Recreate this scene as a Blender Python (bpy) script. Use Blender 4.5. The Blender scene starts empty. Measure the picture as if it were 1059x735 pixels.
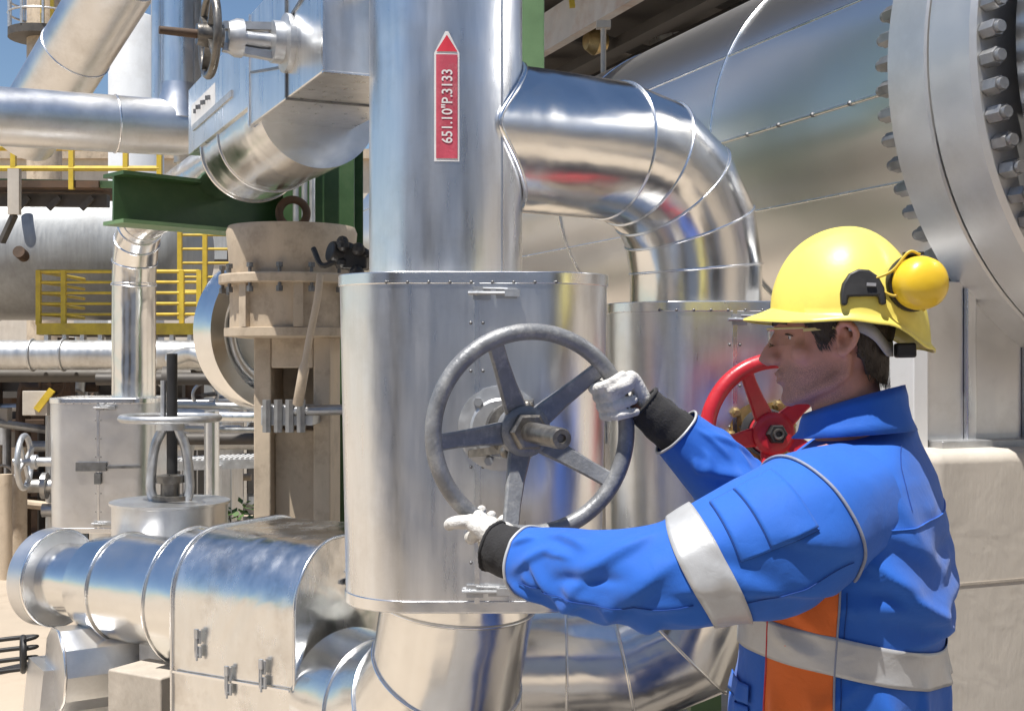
import bpy, bmesh, math, random
from mathutils import Vector, Matrix, noise
R_ = math.radians
random.seed(7)
scene = bpy.context.scene
COL = scene.collection

# ------------------------------------------------------------------ camera, sky, sun, exposure
cam_data = bpy.data.cameras.new('camera')
cam_data.sensor_width = 36.0
cam_data.lens = 36.0 * 1300 / 1059
cam_data.clip_start = 0.05
cam_data.clip_end = 2000
cam = bpy.data.objects.new('camera', cam_data)
COL.objects.link(cam)
cam.location = (0, 0, 1.6)
cam.rotation_euler = (R_(90), 0, 0)
scene.camera = cam

SUN_DIR = Vector((-0.27, -0.34, 1.22)).normalized()     # towards the sun
world = bpy.data.worlds.new('World')
scene.world = world
world.use_nodes = True
wn = world.node_tree.nodes
wl = world.node_tree.links
bg = wn['Background']
sky = wn.new('ShaderNodeTexSky')
sky.sky_type = 'NISHITA'
sky.sun_disc = False
sky.sun_elevation = math.asin(SUN_DIR.z)
sky.sun_rotation = math.atan2(SUN_DIR.x, SUN_DIR.y)
sky.air_density = 1.0
sky.dust_density = 0.1
sky.ozone_density = 3.5
wl.new(sky.outputs[0], bg.inputs[0])
bg.inputs[1].default_value = 0.078
sl = bpy.data.lights.new('sun', 'SUN')
sl.energy = 5.0
sl.angle = R_(0.53)
sl.color = (1.0, 0.965, 0.91)
so = bpy.data.objects.new('sun', sl)
COL.objects.link(so)
so.rotation_euler = SUN_DIR.to_track_quat('Z', 'Y').to_euler()
scene.view_settings.view_transform = 'Standard'
scene.view_settings.look = 'None'
scene.view_settings.gamma = 1
scene.view_settings.use_curve_mapping = False
scene.view_settings.exposure = 0.45

# ------------------------------------------------------------------ helpers
def P(px, py, Y):
    """a point of the site, Y metres into the plant, read off the survey photograph"""
    return Vector(((px - 529.5) / 1300 * Y, Y, 1.6 - (py - 367.5) / 1300 * Y))

def perp(t):
    a = Vector((0, 0, 1)) if abs(t.z) < 0.9 else Vector((1, 0, 0))
    u = t.cross(a).normalized()
    return u, t.cross(u).normalized()

class MB:
    def __init__(s):
        s.v = []; s.f = []
    def add(s, vs, fs):
        o = len(s.v)
        s.v += [Vector(p) for p in vs]
        s.f += [tuple(i + o for i in f) for f in fs]
        return s
    def box(s, c, d, R=None):
        c = Vector(c); vs = []
        for x in (-.5, .5):
            for y in (-.5, .5):
                for z in (-.5, .5):
                    p = Vector((x * d[0], y * d[1], z * d[2]))
                    vs.append(c + (R @ p if R else p))
        return s.add(vs, [(0,1,3,2),(4,6,7,5),(0,4,5,1),(2,3,7,6),(0,2,6,4),(1,5,7,3)])
    def bar(s, a, b, w, h, up=None):
        """rectangular bar from a to b: w across, h along up"""
        a = Vector(a); b = Vector(b); t = (b - a).normalized()
        up = Vector(up) if up is not None else (Vector((0,0,1)) if abs(t.z) < .95 else Vector((0,1,0)))
        x = t.cross(up).normalized(); y = x.cross(t).normalized()
        vs = []
        for p in (a, b):
            for q, r in ((-1,-1),(1,-1),(1,1),(-1,1)):
                vs.append(p + x * (q * w / 2) + y * (r * h / 2))
        return s.add(vs, [(0,1,2,3),(4,7,6,5),(0,4,5,1),(1,5,6,2),(2,6,7,3),(3,7,4,0)])
    def tube(s, pts, r, n=24, caps=True, closed=False):
        pts = [Vector(p) for p in pts]; m = len(pts)
        rr = r if hasattr(r, '__len__') else [r] * m
        segs = [(pts[(i + 1) % m] - pts[i]).normalized() for i in range(m if closed else m - 1)]
        a, b = perp(segs[0])
        vs = []
        for i in range(m):
            t1 = segs[i - 1] if (i > 0 or closed) else segs[0]
            t2 = segs[i] if (i < len(segs)) else segs[-1]
            if i == 0 and closed:
                t1 = t2 = segs[0]
            tb = (t1 + t2).normalized()
            for k in range(n):
                th = 2 * math.pi * k / n
                v = a * math.cos(th) + b * math.sin(th)
                v = v - t1 * (v.dot(tb) / max(.3, t1.dot(tb)))
                vs.append(pts[i] + v * rr[i])
            q = t1.rotation_difference(t2)
            a = q @ a; b = q @ b
        fs = []
        for i in range(m if closed else m - 1):
            j = (i + 1) % m
            for k in range(n):
                l = (k + 1) % n
                fs.append((i*n + k, i*n + l, j*n + l, j*n + k))
        if caps and not closed:
            fs.append(tuple(range(n - 1, -1, -1)))
            fs.append(tuple((m - 1) * n + k for k in range(n)))
        return s.add(vs, fs)
    def cyl(s, a, b, r0, r1=None, n=40, caps=True):
        return s.tube([a, b], [r0, r0 if r1 is None else r1], n, caps)
    def lathe(s, prof, o, ax=(0,0,1), n=48, caps=True, u=None):
        """prof: (radius, height along ax)"""
        o = Vector(o); ax = Vector(ax).normalized(); a, b = perp(ax)
        vs = []
        for r, h in prof:
            for k in range(n):
                th = 2 * math.pi * k / n
                vs.append(o + ax * h + (a * math.cos(th) + b * math.sin(th)) * r)
        m = len(prof); fs = []
        for i in range(m - 1):
            for k in range(n):
                l = (k + 1) % n
                fs.append((i*n+k, i*n+l, (i+1)*n+l, (i+1)*n+k))
        if caps:
            fs.append(tuple(range(n - 1, -1, -1)))
            fs.append(tuple((m-1)*n + k for k in range(n)))
        return s.add(vs, fs)
    def torus(s, c, ax, R, r, N=64, n=14, sx=1.0):
        c = Vector(c); a, b = perp(Vector(ax).normalized())
        return s.tube([c + (a * math.cos(2*math.pi*k/N) + b * math.sin(2*math.pi*k/N)) * R for k in range(N)], r, n, closed=True)
    def ball(s, c, r, n=16, sc=(1,1,1), R=None):
        c = Vector(c); vs = []; fs = []
        m = n // 2
        for i in range(1, m):
            ph = math.pi * i / m
            for k in range(n):
                th = 2*math.pi*k/n
                p = Vector((math.sin(ph)*math.cos(th)*sc[0], math.sin(ph)*math.sin(th)*sc[1], math.cos(ph)*sc[2])) * r
                vs.append(c + (R @ p if R else p))
        for q in (1, -1):
            p = Vector((0, 0, q * r * sc[2])); vs.append(c + (R @ p if R else p))
        T = len(vs) - 2; B = T + 1
        for i in range(m - 2):
            for k in range(n):
                l = (k+1) % n
                fs.append((i*n+k, (i+1)*n+k, (i+1)*n+l, i*n+l))
        for k in range(n):
            l = (k+1) % n
            fs.append((T, k, l)); fs.append((B, (m-2)*n+l, (m-2)*n+k))
        return s.add(vs, fs)
    def prism(s, poly, o, x, y, t):
        """polygon in the plane (x, y) at o, extruded by vector t"""
        o = Vector(o); x = Vector(x); y = Vector(y); t = Vector(t); n = len(poly)
        vs = [o + x * p[0] + y * p[1] for p in poly] + [o + x * p[0] + y * p[1] + t for p in poly]
        fs = [tuple(range(n)), tuple(range(2*n-1, n-1, -1))]
        fs += [(i, (i+1) % n, n + (i+1) % n, n + i) for i in range(n)]
        return s.add(vs, fs)
    def rings(s, rings, caps=True):
        n = len(rings[0]); vs = [p for r in rings for p in r]; fs = []
        for i in range(len(rings) - 1):
            for k in range(n):
                l = (k+1) % n
                fs.append((i*n+k, i*n+l, (i+1)*n+l, (i+1)*n+k))
        if caps:
            fs.append(tuple(range(n-1, -1, -1))); fs.append(tuple((len(rings)-1)*n+k for k in range(n)))
        return s.add(vs, fs)

def root_loc(o):
    l = Vector((0, 0, 0))
    while o is not None:
        l += o.location; o = o.parent
    return l

def link_mesh(name, me, mat, parent):
    o = bpy.data.objects.new(name, me)
    COL.objects.link(o)
    if mat: me.materials.append(mat)
    if parent: o.parent = parent
    return o

def build(name, m, mat, parent=None, ang=30, bev=0, loc=None, tri=False):
    off = root_loc(parent) if parent else (Vector(loc) if loc is not None else Vector((0,0,0)))
    me = bpy.data.meshes.new(name)
    me.from_pydata([p - off for p in m.v], [], m.f)
    bm = bmesh.new(); bm.from_mesh(me)
    bmesh.ops.recalc_face_normals(bm, faces=bm.faces)
    for f in bm.faces: f.smooth = True
    bm.to_mesh(me); bm.free()
    me.set_sharp_from_angle(angle=R_(ang))
    o = link_mesh(name, me, mat, parent)
    if not parent and loc is not None: o.location = loc
    if bev:
        b = o.modifiers.new('bevel', 'BEVEL'); b.width = bev; b.segments = 2; b.limit_method = 'ANGLE'; b.angle_limit = R_(35)
        b.harden_normals = True
    return o

def tag(o, label, cat, group=None):
    o['label'] = label; o['category'] = cat
    if group: o['group'] = group
    return o

def thing(name, label, cat, loc=(0,0,0), group=None):
    o = bpy.data.objects.new(name, None)
    o.empty_display_size = .1
    COL.objects.link(o); o.location = loc
    return tag(o, label, cat, group)

def struct(o, kind='structure'):
    o['kind'] = kind; return o

def copy_thing(src, loc, label=None):
    r = src.copy(); COL.objects.link(r); r.location = loc
    if label: r['label'] = label
    for ch in list(src.children):
        c = ch.copy(); COL.objects.link(c); c.parent = r
        for g in list(ch.children):
            d = g.copy(); COL.objects.link(d); d.parent = c
    return r

def remesh(m, voxel, smooth=2, name='tmp'):
    """one continuous skin over everything gathered in m"""
    me = bpy.data.meshes.new(name)
    me.from_pydata(m.v, [], m.f)
    bm = bmesh.new(); bm.from_mesh(me)
    bmesh.ops.recalc_face_normals(bm, faces=bm.faces); bm.to_mesh(me); bm.free()
    o = bpy.data.objects.new(name, me); COL.objects.link(o)
    md = o.modifiers.new('r', 'REMESH'); md.mode = 'VOXEL'; md.voxel_size = voxel; md.use_smooth_shade = True
    if smooth:
        sm = o.modifiers.new('s', 'SMOOTH'); sm.factor = .5; sm.iterations = smooth
    dg = bpy.context.evaluated_depsgraph_get()
    out = bpy.data.meshes.new_from_object(o.evaluated_get(dg))
    bpy.data.objects.remove(o); bpy.data.meshes.remove(me)
    r = MB(); r.v = [v.co.copy() for v in out.vertices]; r.f = [tuple(p.vertices) for p in out.polygons]
    bpy.data.meshes.remove(out)
    return r

def sm(a, b, x):
    t = max(0., min(1., (x - a) / (b - a))); return t * t * (3 - 2 * t)

def lerp_tab(tab, x):
    if x <= tab[0][0]: return tab[0][1:]
    for p, q in zip(tab, tab[1:]):
        if x <= q[0]:
            t = (x - p[0]) / (q[0] - p[0]); t2 = t
            return [u + (w - u) * t2 for u, w in zip(p[1:], q[1:])]
    return tab[-1][1:]

def catmull(pts, k=8):
    pts = [Vector(p) for p in pts]; out = []
    e = [pts[0] * 2 - pts[1]] + pts + [pts[-1] * 2 - pts[-2]]
    for i in range(1, len(e) - 2):
        a, b, c, d = e[i-1], e[i], e[i+1], e[i+2]
        for j in range(k):
            t = j / k
            out.append(.5 * ((2*b) + (c - a)*t + (2*a - 5*b + 4*c - d)*t*t + (3*b - a - 3*c + d)*t**3))
    out.append(pts[-1]); return out

def bend(a, c, b, R, n):
    """centre line a -> corner c -> b with an arc of radius R cut into n mitres"""
    a, c, b = Vector(a), Vector(c), Vector(b)
    t1 = (c - a).normalized(); t2 = (b - c).normalized()
    ang = t1.angle(t2); L = R * math.tan(ang / 2)
    s = c - t1 * L; nrm = (t2 - t1 * t1.dot(t2)).normalized(); cen = s + nrm * R
    out = [a]
    for i in range(n + 1):
        th = ang * i / n
        out.append(cen - nrm * R * math.cos(th) + t1 * R * math.sin(th))
    return out + [b]

def band(pts, i, r, w=.006, h=.004):
    """raised bead round a mitred pipe at joint i"""
    p = pts[i]; t1 = (pts[i] - pts[i-1]).normalized() if i > 0 else (pts[1] - pts[0]).normalized()
    t2 = (pts[i+1] - pts[i]).normalized() if i < len(pts) - 1 else t1
    tb = (t1 + t2).normalized()
    a = t1.cross(t2)
    a = a.normalized() if a.length > 1e-4 else perp(tb)[0]
    b = tb.cross(a).normalized(); k = 1 / max(.5, t1.dot(tb))
    N = 56
    return [p + a * math.cos(2*math.pi*q/N) * r + b * math.sin(2*math.pi*q/N) * r * k for q in range(N)]

# ------------------------------------------------------------------ materials
def nodes(mat):
    mat.use_nodes = True
    return mat.node_tree.nodes, mat.node_tree.links, mat.node_tree.nodes['Principled BSDF']

def pmat(name, col, rough=.5, metal=0., var=.15, vs=6., bump=.1, bs=60., rvar=.08, stretch=(1,1,1), dirt=None, ds=3., damt=.5, dents=0., dsc=2.5, spec=.5, coat=0., sheen=0., dist=.002, streak=0.):
    m = bpy.data.materials.new(name); n, l, b = nodes(m)
    tc = n.new('ShaderNodeTexCoord'); mp = n.new('ShaderNodeMapping'); mp.inputs['Scale'].default_value = stretch
    l.new(tc.outputs['Object'], mp.inputs[0])
    n1 = n.new('ShaderNodeTexNoise'); n1.inputs['Scale'].default_value = vs; n1.inputs['Detail'].default_value = 6; n1.inputs['Roughness'].default_value = .6
    l.new(mp.outputs[0], n1.inputs[0])
    mr = n.new('ShaderNodeMapRange'); mr.inputs[1].default_value = .3; mr.inputs[2].default_value = .7; mr.inputs[3].default_value = 1 - var; mr.inputs[4].default_value = 1 + var * .6
    l.new(n1.outputs[0], mr.inputs[0])
    mx = n.new('ShaderNodeMix'); mx.data_type = 'RGBA'; mx.blend_type = 'MULTIPLY'; mx.inputs[0].default_value = 1
    mx.inputs[6].default_value = (*col, 1); l.new(mr.outputs[0], mx.inputs[7])
    last = mx.outputs[2]
    if dirt:
        n3 = n.new('ShaderNodeTexNoise'); n3.inputs['Scale'].default_value = ds; n3.inputs['Detail'].default_value = 8; n3.inputs['Roughness'].default_value = .7
        l.new(tc.outputs['Object'], n3.inputs[0])
        r3 = n.new('ShaderNodeMapRange'); r3.inputs[1].default_value = .5; r3.inputs[2].default_value = .72; r3.inputs[4].default_value = damt
        l.new(n3.outputs[0], r3.inputs[0])
        m3 = n.new('ShaderNodeMix'); m3.data_type = 'RGBA'; l.new(r3.outputs[0], m3.inputs[0]); l.new(last, m3.inputs[6]); m3.inputs[7].default_value = (*dirt, 1)
        last = m3.outputs[2]
    l.new(last, b.inputs['Base Color'])
    b.inputs['Metallic'].default_value = metal
    b.inputs['Specular IOR Level'].default_value = spec
    rr = n.new('ShaderNodeMapRange'); rr.inputs[1].default_value = .3; rr.inputs[2].default_value = .7; rr.inputs[3].default_value = max(.02, rough - rvar); rr.inputs[4].default_value = rough + rvar
    l.new(n1.outputs[0], rr.inputs[0]); l.new(rr.outputs[0], b.inputs['Roughness'])
    nn = None
    if dents:
        n4 = n.new('ShaderNodeTexNoise'); n4.inputs['Scale'].default_value = dsc; n4.inputs['Detail'].default_value = 2.5; n4.inputs['Distortion'].default_value = .6
        l.new(tc.outputs['Object'], n4.inputs[0])
        b4 = n.new('ShaderNodeBump'); b4.inputs['Strength'].default_value = 1; b4.inputs['Distance'].default_value = dents
        l.new(n4.outputs[0], b4.inputs['Height']); nn = b4.outputs[0]
    if bump:
        n2 = n.new('ShaderNodeTexNoise'); n2.inputs['Scale'].default_value = bs; n2.inputs['Detail'].default_value = 4
        l.new(mp.outputs[0], n2.inputs[0])
        b2 = n.new('ShaderNodeBump'); b2.inputs['Strength'].default_value = bump; b2.inputs['Distance'].default_value = dist
        l.new(n2.outputs[0], b2.inputs['Height'])
        if nn: l.new(nn, b2.inputs['Normal'])
        nn = b2.outputs[0]
    if nn: l.new(nn, b.inputs['Normal'])
    if coat: b.inputs['Coat Weight'].default_value = coat; b.inputs['Coat Roughness'].default_value = .15
    if sheen: b.inputs['Sheen Weight'].default_value = sheen
    return m

ALU_DIRT = (.50, .47, .42)
alu = pmat('aluminium cladding', (.86,.87,.88), .31, 1, .10, 5, .08, 30, .06, (6,6,.7), ALU_DIRT, 3.5, .35, .008, 2.6)
alu_shiny = pmat('polished aluminium cladding', (.87,.87,.86), .21, 1, .08, 4, .05, 30, .06, (2,2,2), ALU_DIRT, 4, .4, .011, 3.0)
alu_dent = pmat('dented aluminium cladding', (.84,.84,.83), .24, 1, .14, 5, .10, 24, .08, (3,3,1), (.36,.31,.26), 5, .55, .012, 3.6)
alu_dull = pmat('dull aluminium cladding', (.78,.78,.78), .36, 1, .10, 4, .06, 60, .06, (1,1,1), (.42,.39,.35), 3, .45, .005, 3)
alu_far = pmat('weathered cladding', (.62,.62,.61), .42, .85, .18, 5, .1, 40, .08, (4,4,1), (.30,.27,.23), 2.5, .6, .006, 2)
seam_m = pmat('bright metal bead', (.90,.90,.90), .24, 1, .06, 20, .05, 80, .05)
steel_fl = pmat('machined flange steel', (.74,.73,.71), .40, .75, .08, 6, .12, 90, .06, (1,1,1), (.50,.47,.42), 4, .35)
steel_dk = pmat('dark bolt steel', (.20,.20,.20), .45, .7, .3, 30, .2, 90, .1)
steel_bolt = pmat('galvanised bolt steel', (.36,.36,.36), .40, .8, .2, 40, .2, 90, .1)
galv = pmat('galvanised steel', (.55,.56,.57), .42, .75, .2, 20, .15, 60, .1, (1,1,1), (.35,.32,.28), 6, .4)
wheel_grey = pmat('grey painted cast iron', (.235,.24,.25), .46, .35, .25, 22, .5, 140, .1, (1,1,1), (.50,.49,.46), 30, .6, dist=.002)
stem_m = pmat('greasy stem steel', (.20,.185,.165), .38, .8, .35, 30, .4, 120, .12, (1,1,1), (.42,.39,.34), 22, .6)
red_p = pmat('red paint', (.56,.022,.035), .38, 0, .18, 14, .3, 90, .08, (1,1,1), (.35,.03,.03), 20, .4, coat=.2)
red_lab = pmat('red label print', (.70,.045,.07), .45, 0, .1, 30, .0, 60, .05)
pink_lab = pmat('faded red label print', (.60,.085,.125), .5, 0, .25, 25, .2, 60, .05, (1,1,.3), (.62,.30,.30), 18, .5, .0015, 30)
white_lab = pmat('white label print', (.80,.78,.75), .45, 0, .08, 30, .0, 60, .05)
beige_p = pmat('beige paint', (.53,.43,.315), .55, 0, .18, 9, .5, 90, .1, (1,1,.5), (.21,.15,.10), 7, .7)
green_p = pmat('green paint', (.045,.105,.035), .5, 0, .25, 6, .2, 60, .1, (1,1,1), (.10,.12,.06), 6, .4)
green_l = pmat('light green paint', (.16,.27,.12), .5, 0, .2, 6, .2, 60, .1)
yellow_p = pmat('yellow paint', (.70,.50,.05), .45, 0, .2, 10, .2, 60, .1, (1,1,1), (.45,.28,.08), 6, .5)
rust = pmat('rusty steelwork', (.115,.075,.05), .75, .2, .4, 5, .5, 40, .1, (1,1,1), (.20,.11,.06), 4, .7)
dark_st = pmat('dark steelwork', (.10,.09,.08), .6, .3, .3, 5, .3, 40, .1)
black_p = pmat('black rubber', (.022,.021,.021), .5, 0, .3, 20, .2, 90, .1)
white_p = pmat('white paint', (.74,.74,.73), .5, 0, .1, 4, .1, 40, .1, (1,1,.4), (.5,.47,.42), 3, .4)
tank_m = pmat('grey tank paint', (.40,.41,.41), .5, .25, .16, 4, .2, 30, .1, (9,9,.4), (.22,.21,.20), 2, .5, .004, 2)
beam_w = pmat('pale beam paint', (.62,.57,.52), .6, 0, .15, 5, .2, 40, .1, (1,1,1), (.48,.30,.20), 4, .6)
concrete = pmat('concrete', (.46,.405,.335), .85, 0, .16, 5, .4, 50, .05, (2,2,.8), (.32,.27,.21), 3, .5, .003, 12, dist=.004)
conc_w = pmat('pale render', (.58,.525,.45), .85, 0, .12, 4, .4, 60, .05, (1.5,1.5,.35), (.40,.34,.27), 3.5, .45, .003, 10)
ground_m = pmat('pale concrete paving', (.45,.372,.285), .88, 0, .14, .7, .4, 22, .05, (1,1,1), (.33,.26,.19), 1.6, .7, dist=.004)
dark_slab_m = pmat('added dark stained slab', (.17,.145,.12), .7, 0, .3, 2.5, .5, 40, .12, (1,1,1), (.08,.07,.06), 2, .8, dist=.004)  # for the slab added to darken reflections and bounce light
blue_f = pmat('blue workwear cloth', (.011,.118,.53), .76, 0, .10, 7, .35, 420, .05, (1,1,1), (.009,.092,.43), 4, .5, .0015, 26, sheen=.12, dist=.0007)
orange_f = pmat('orange workwear cloth', (.78,.155,.02), .72, 0, .10, 7, .35, 420, .05, (1,1,1), None, 5, .5, .0022, 26, sheen=.1, dist=.0008)
refl_f = pmat('silver reflective tape', (.50,.505,.51), .42, .25, .10, 14, .25, 500, .06, (1,1,1), (.38,.37,.36), 12, .4, .0015, 30, dist=.0006)
piping_f = pmat('grey piping', (.26,.29,.38), .6, 0, .15, 60, .3, 300, .05)
cuff_f = pmat('black knit cuff', (.018,.017,.018), .85, 0, .3, 60, .6, 260, .05, sheen=.1)
glove_f = pmat('white leather glove', (.68,.66,.62), .68, 0, .14, 40, .5, 200, .06, (1,1,1), (.27,.245,.22), 22, .65, .003, 90)
helmet_m = pmat('yellow helmet plastic', (.88,.74,.15), .40, 0, .06, 9, .10, 120, .08, (1,1,1), (.66,.53,.12), 14, .35, coat=.08)
muff_m = pmat('deep yellow ear cup plastic', (.87,.57,.03), .36, 0, .05, 8, .05, 200, .05, coat=.15)
strap_f = pmat('grey helmet webbing', (.36,.36,.38), .7, 0, .15, 40, .3, 300, .05)
hair_m = pmat('dark brown hair', (.030,.020,.014), .55, 0, .4, 60, .8, 260, .08, (1,1,.25), dist=.003)
trouser_f = pmat('navy work trousers', (.012,.09,.40), .75, 0, .12, 7, .35, 400, .05, dents=.006, dsc=14)
boot_m = pmat('black boot leather', (.03,.028,.026), .45, 0, .2, 20, .2, 80, .08)
brass = pmat('dull brass', (.45,.33,.15), .4, .8, .2, 30, .2, 60, .1)

def skin_mat():
    m = pmat('skin', (.50,.245,.18), .58, 0, .14, 26, .45, 420, .06, (1,1,1), (.36,.20,.15), 30, .35, dist=.0007)
    n, l, b = nodes(m)
    prev = b.inputs['Base Color'].links[0].from_socket       # beard stubble, real dark hairs on jaw and lip
    tc = n.new('ShaderNodeTexCoord'); sx = n.new('ShaderNodeSeparateXYZ'); l.new(tc.outputs['Object'], sx.inputs[0])
    def ramp(sock, a, c):
        r = n.new('ShaderNodeMapRange'); r.interpolation_type = 'SMOOTHSTEP'; r.inputs[1].default_value = a; r.inputs[2].default_value = c; l.new(sock, r.inputs[0]); return r.outputs[0]
    def mul(p, q, val=None):
        k = n.new('ShaderNodeMath'); k.operation = 'MULTIPLY'; l.new(p, k.inputs[0])
        if val is None: l.new(q, k.inputs[1])
        else: k.inputs[1].default_value = val
        return k.outputs[0]
    msk = mul(ramp(sx.outputs['Z'], 1.600, 1.572), ramp(sx.outputs['Z'], 1.505, 1.525))
    msk = mul(msk, ramp(sx.outputs['X'], -.010, -.045))
    sn = n.new('ShaderNodeTexNoise'); sn.inputs['Scale'].default_value = 900; sn.inputs['Detail'].default_value = 2; l.new(tc.outputs['Object'], sn.inputs[0])
    msk = mul(mul(msk, ramp(sn.outputs[0], .38, .62)), None, .62)
    mx = n.new('ShaderNodeMix'); mx.data_type = 'RGBA'; l.new(msk, mx.inputs[0]); l.new(prev, mx.inputs[6]); mx.inputs[7].default_value = (.10,.075,.065,1)
    l.new(mx.outputs[2], b.inputs['Base Color'])
    b.inputs['Subsurface Weight'].default_value = .06
    b.inputs['Subsurface Radius'].default_value = (.010, .004, .002)
    b.inputs['Subsurface Scale'].default_value = 1
    return m
skin_m = skin_mat()
def lens_mat():
    m = bpy.data.materials.new('clear lens'); n, l, b = nodes(m)
    b.inputs['Base Color'].default_value = (.95,.96,.93,1); b.inputs['Roughness'].default_value = .04
    b.inputs['Transmission Weight'].default_value = 1; b.inputs['IOR'].default_value = 1.09
    return m
lens_m = lens_mat()
eye_m = pmat('eye white', (.62,.58,.55), .2, 0, .05, 20, 0, 60, .02)
iris_m = pmat('dark iris', (.05,.035,.025), .15, 0, .1, 20, 0, 60, .02)
# ------------------------------------------------------------------ ground
g = MB()
g.add([(-400,-300,0),(400,-300,0),(400,600,0),(-400,600,0)], [(0,1,2,3)])
struct(build('ground', g, ground_m))

m = MB(); m.add([(-1.05,.75,.004),(2.9,.75,.004),(2.9,4.6,.004),(-1.05,4.6,.004)], [(0,1,2,3)])
struct(build('added_dark_slab', m, dark_slab_m))  # unseen dark slab, added so low metal and sleeve undersides turn darker
t = thing('added_grating', 'unseen galvanised grating added on the dark slab to streak the reflections', 'grating', (.6,1.55,0))
build('frame', MB().bar((-.95,1.30,.010),(2.2,1.30,.010),.03,.012).bar((-.95,1.80,.010),(2.2,1.80,.010),.03,.012), galv, t)  # grating added out of view, breaks up the lower reflections
for k in range(60): build('grate_bar', MB().bar((-.92+.052*k,1.315,.010),(-.92+.052*k,1.785,.010),.010,.010), galv, t)
# ------------------------------------------------------------------ riser with its branch elbow
def seam(parent, pts, r=.0035, mat=None, name='seam_band', closed=True):
    return build(name, MB().tube(pts, r, 8, closed=closed), mat or seam_m, parent, 60)

def ring_pts(c, ax, R, N=56):
    a, b = perp(Vector(ax).normalized()); c = Vector(c)
    return [c + (a*math.cos(2*math.pi*k/N) + b*math.sin(2*math.pi*k/N))*R for k in range(N)]

RC = Vector((-.143, 2.72, 0)); RR = .165
t = thing('insulated_riser', 'tall aluminium clad vertical pipe with red arrow label and elbow branching off right', 'pipe', RC)
riser = build('riser_pipe', MB().lathe([(RR,1.72),(RR,2.405),(RR+.0035,2.406),(RR+.0035,3.9)], RC, n=72), alu, t)
seam(t, ring_pts(RC + Vector((0,0,2.405)), (0,0,1), RR+.004), .004)
a_, b_ = RC + Vector((0,0,2.085)), Vector((.457,3.13,2.085))
path = bend(a_, b_, (.457,3.13,1.70), .27, 4)
build('branch_elbow', MB().tube(path, .163, 72), alu_shiny, t, 12)
for i in range(1, len(path) - 1):
    seam(t, band(path, i, .164), .0030)
dirb = (b_ - a_).normalized()
e1 = Vector((0,0,1)); e2 = dirb.cross(e1).normalized()
js = []
for k in range(90):                       # flashing where branch meets riser
    th = 2*math.pi*k/90; q = e1*math.cos(th)*.166 + e2*math.sin(th)*.166
    o = a_ + q; d = Vector((dirb.x, dirb.y)); p0 = Vector((o.x-RC.x, o.y-RC.y))
    B = p0.dot(d); Cc = p0.dot(p0) - (RR+.003)**2
    s = -B + math.sqrt(max(0, B*B - Cc*d.dot(d)))
    js.append(o + dirb * (s + .004))
seam(t, js, .006, name='junction_flashing')
# lengthwise lap of the riser cladding
lap = [RC + Vector((math.cos(R_(-40))*(RR+.001), math.sin(R_(-40))*(RR+.001), z)) for z in (1.75, 1.9)]
lap_a = R_(-42)
seam(t, [RC + Vector((math.cos(lap_a)*(RR+.0005), math.sin(lap_a)*(RR+.0005), z)) for z in (1.765, 2.40)], .0022, name='lap_seam', closed=False)
# label
la0 = R_(-90) + .0                                  # angle of label centre
def on_riser(s, z, h=.0015):
    a = la0 + s / RR
    return RC + Vector((math.cos(a)*(RR+h), math.sin(a)*(RR+h), z))
def strip(poly_rows, h):
    m = MB(); n = 8; rows = []
    for z, s0, s1 in poly_rows:
        rows.append([on_riser(s0 + (s1-s0)*k/n, z, h) for k in range(n+1)])
    vs = [p for r in rows for p in r]; fs = []
    for i in range(len(rows)-1):
        for k in range(n):
            fs.append((i*(n+1)+k, i*(n+1)+k+1, (i+1)*(n+1)+k+1, (i+1)*(n+1)+k))
    return m.add(vs, fs)
ls = .0105; hw = .0215; zb, zt, za = 2.000, 2.214, 2.250
lb = build('pipe_label', strip([(zb-.006, ls-hw-.004, ls+hw+.004), (zt, ls-hw-.004, ls+hw+.004), (za+.008, ls-.003, ls+.003)], .0014), white_lab, t)
build('label_field', strip([(zb, ls-hw, ls+hw), (zt-.003, ls-hw, ls+hw)], .0024), pink_lab, lb)
build('arrow_head', strip([(zt+.003, ls-hw, ls+hw), (za, ls-.0005, ls+.0005)], .0024), red_lab, lb)
def text_mesh(s, size):
    cu = bpy.data.curves.new('txt', 'FONT'); cu.body = s; cu.size = size; cu.align_x = 'LEFT'; cu.resolution_u = 3; cu.offset = size*.012
    o = bpy.data.objects.new('txt', cu); COL.objects.link(o)
    dg = bpy.context.evaluated_depsgraph_get()
    me = bpy.data.meshes.new_from_object(o.evaluated_get(dg))
    m = MB(); m.v = [v.co.copy() for v in me.vertices]; m.f = [tuple(p.vertices) for p in me.polygons]
    bpy.data.objects.remove(o); bpy.data.curves.remove(cu); bpy.data.meshes.remove(me)
    return m
tx = text_mesh('651.10"P.3133', .030)
wmax = max(p.x for p in tx.v)
tx.v = [on_riser(ls + .0105 - p.y, zb + .030 + p.x * (.150 / wmax), .0034) for p in tx.v]
build('lettering', tx, white_lab, lb)

# ------------------------------------------------------------------ valve enclosures (rounded sheet-metal boxes)
def outline(cx, cy, w, d, r, n=12):
    pts = []
    for sx, sy, a0 in ((1,-1,-90),(1,1,0),(-1,1,90),(-1,-1,180)):
        for k in range(n+1):
            a = R_(a0 + 90*k/n)
            pts.append((cx + sx*(w/2-r) + r*math.cos(a), cy + sy*(d/2-r) + r*math.sin(a)))
    return pts

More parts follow.
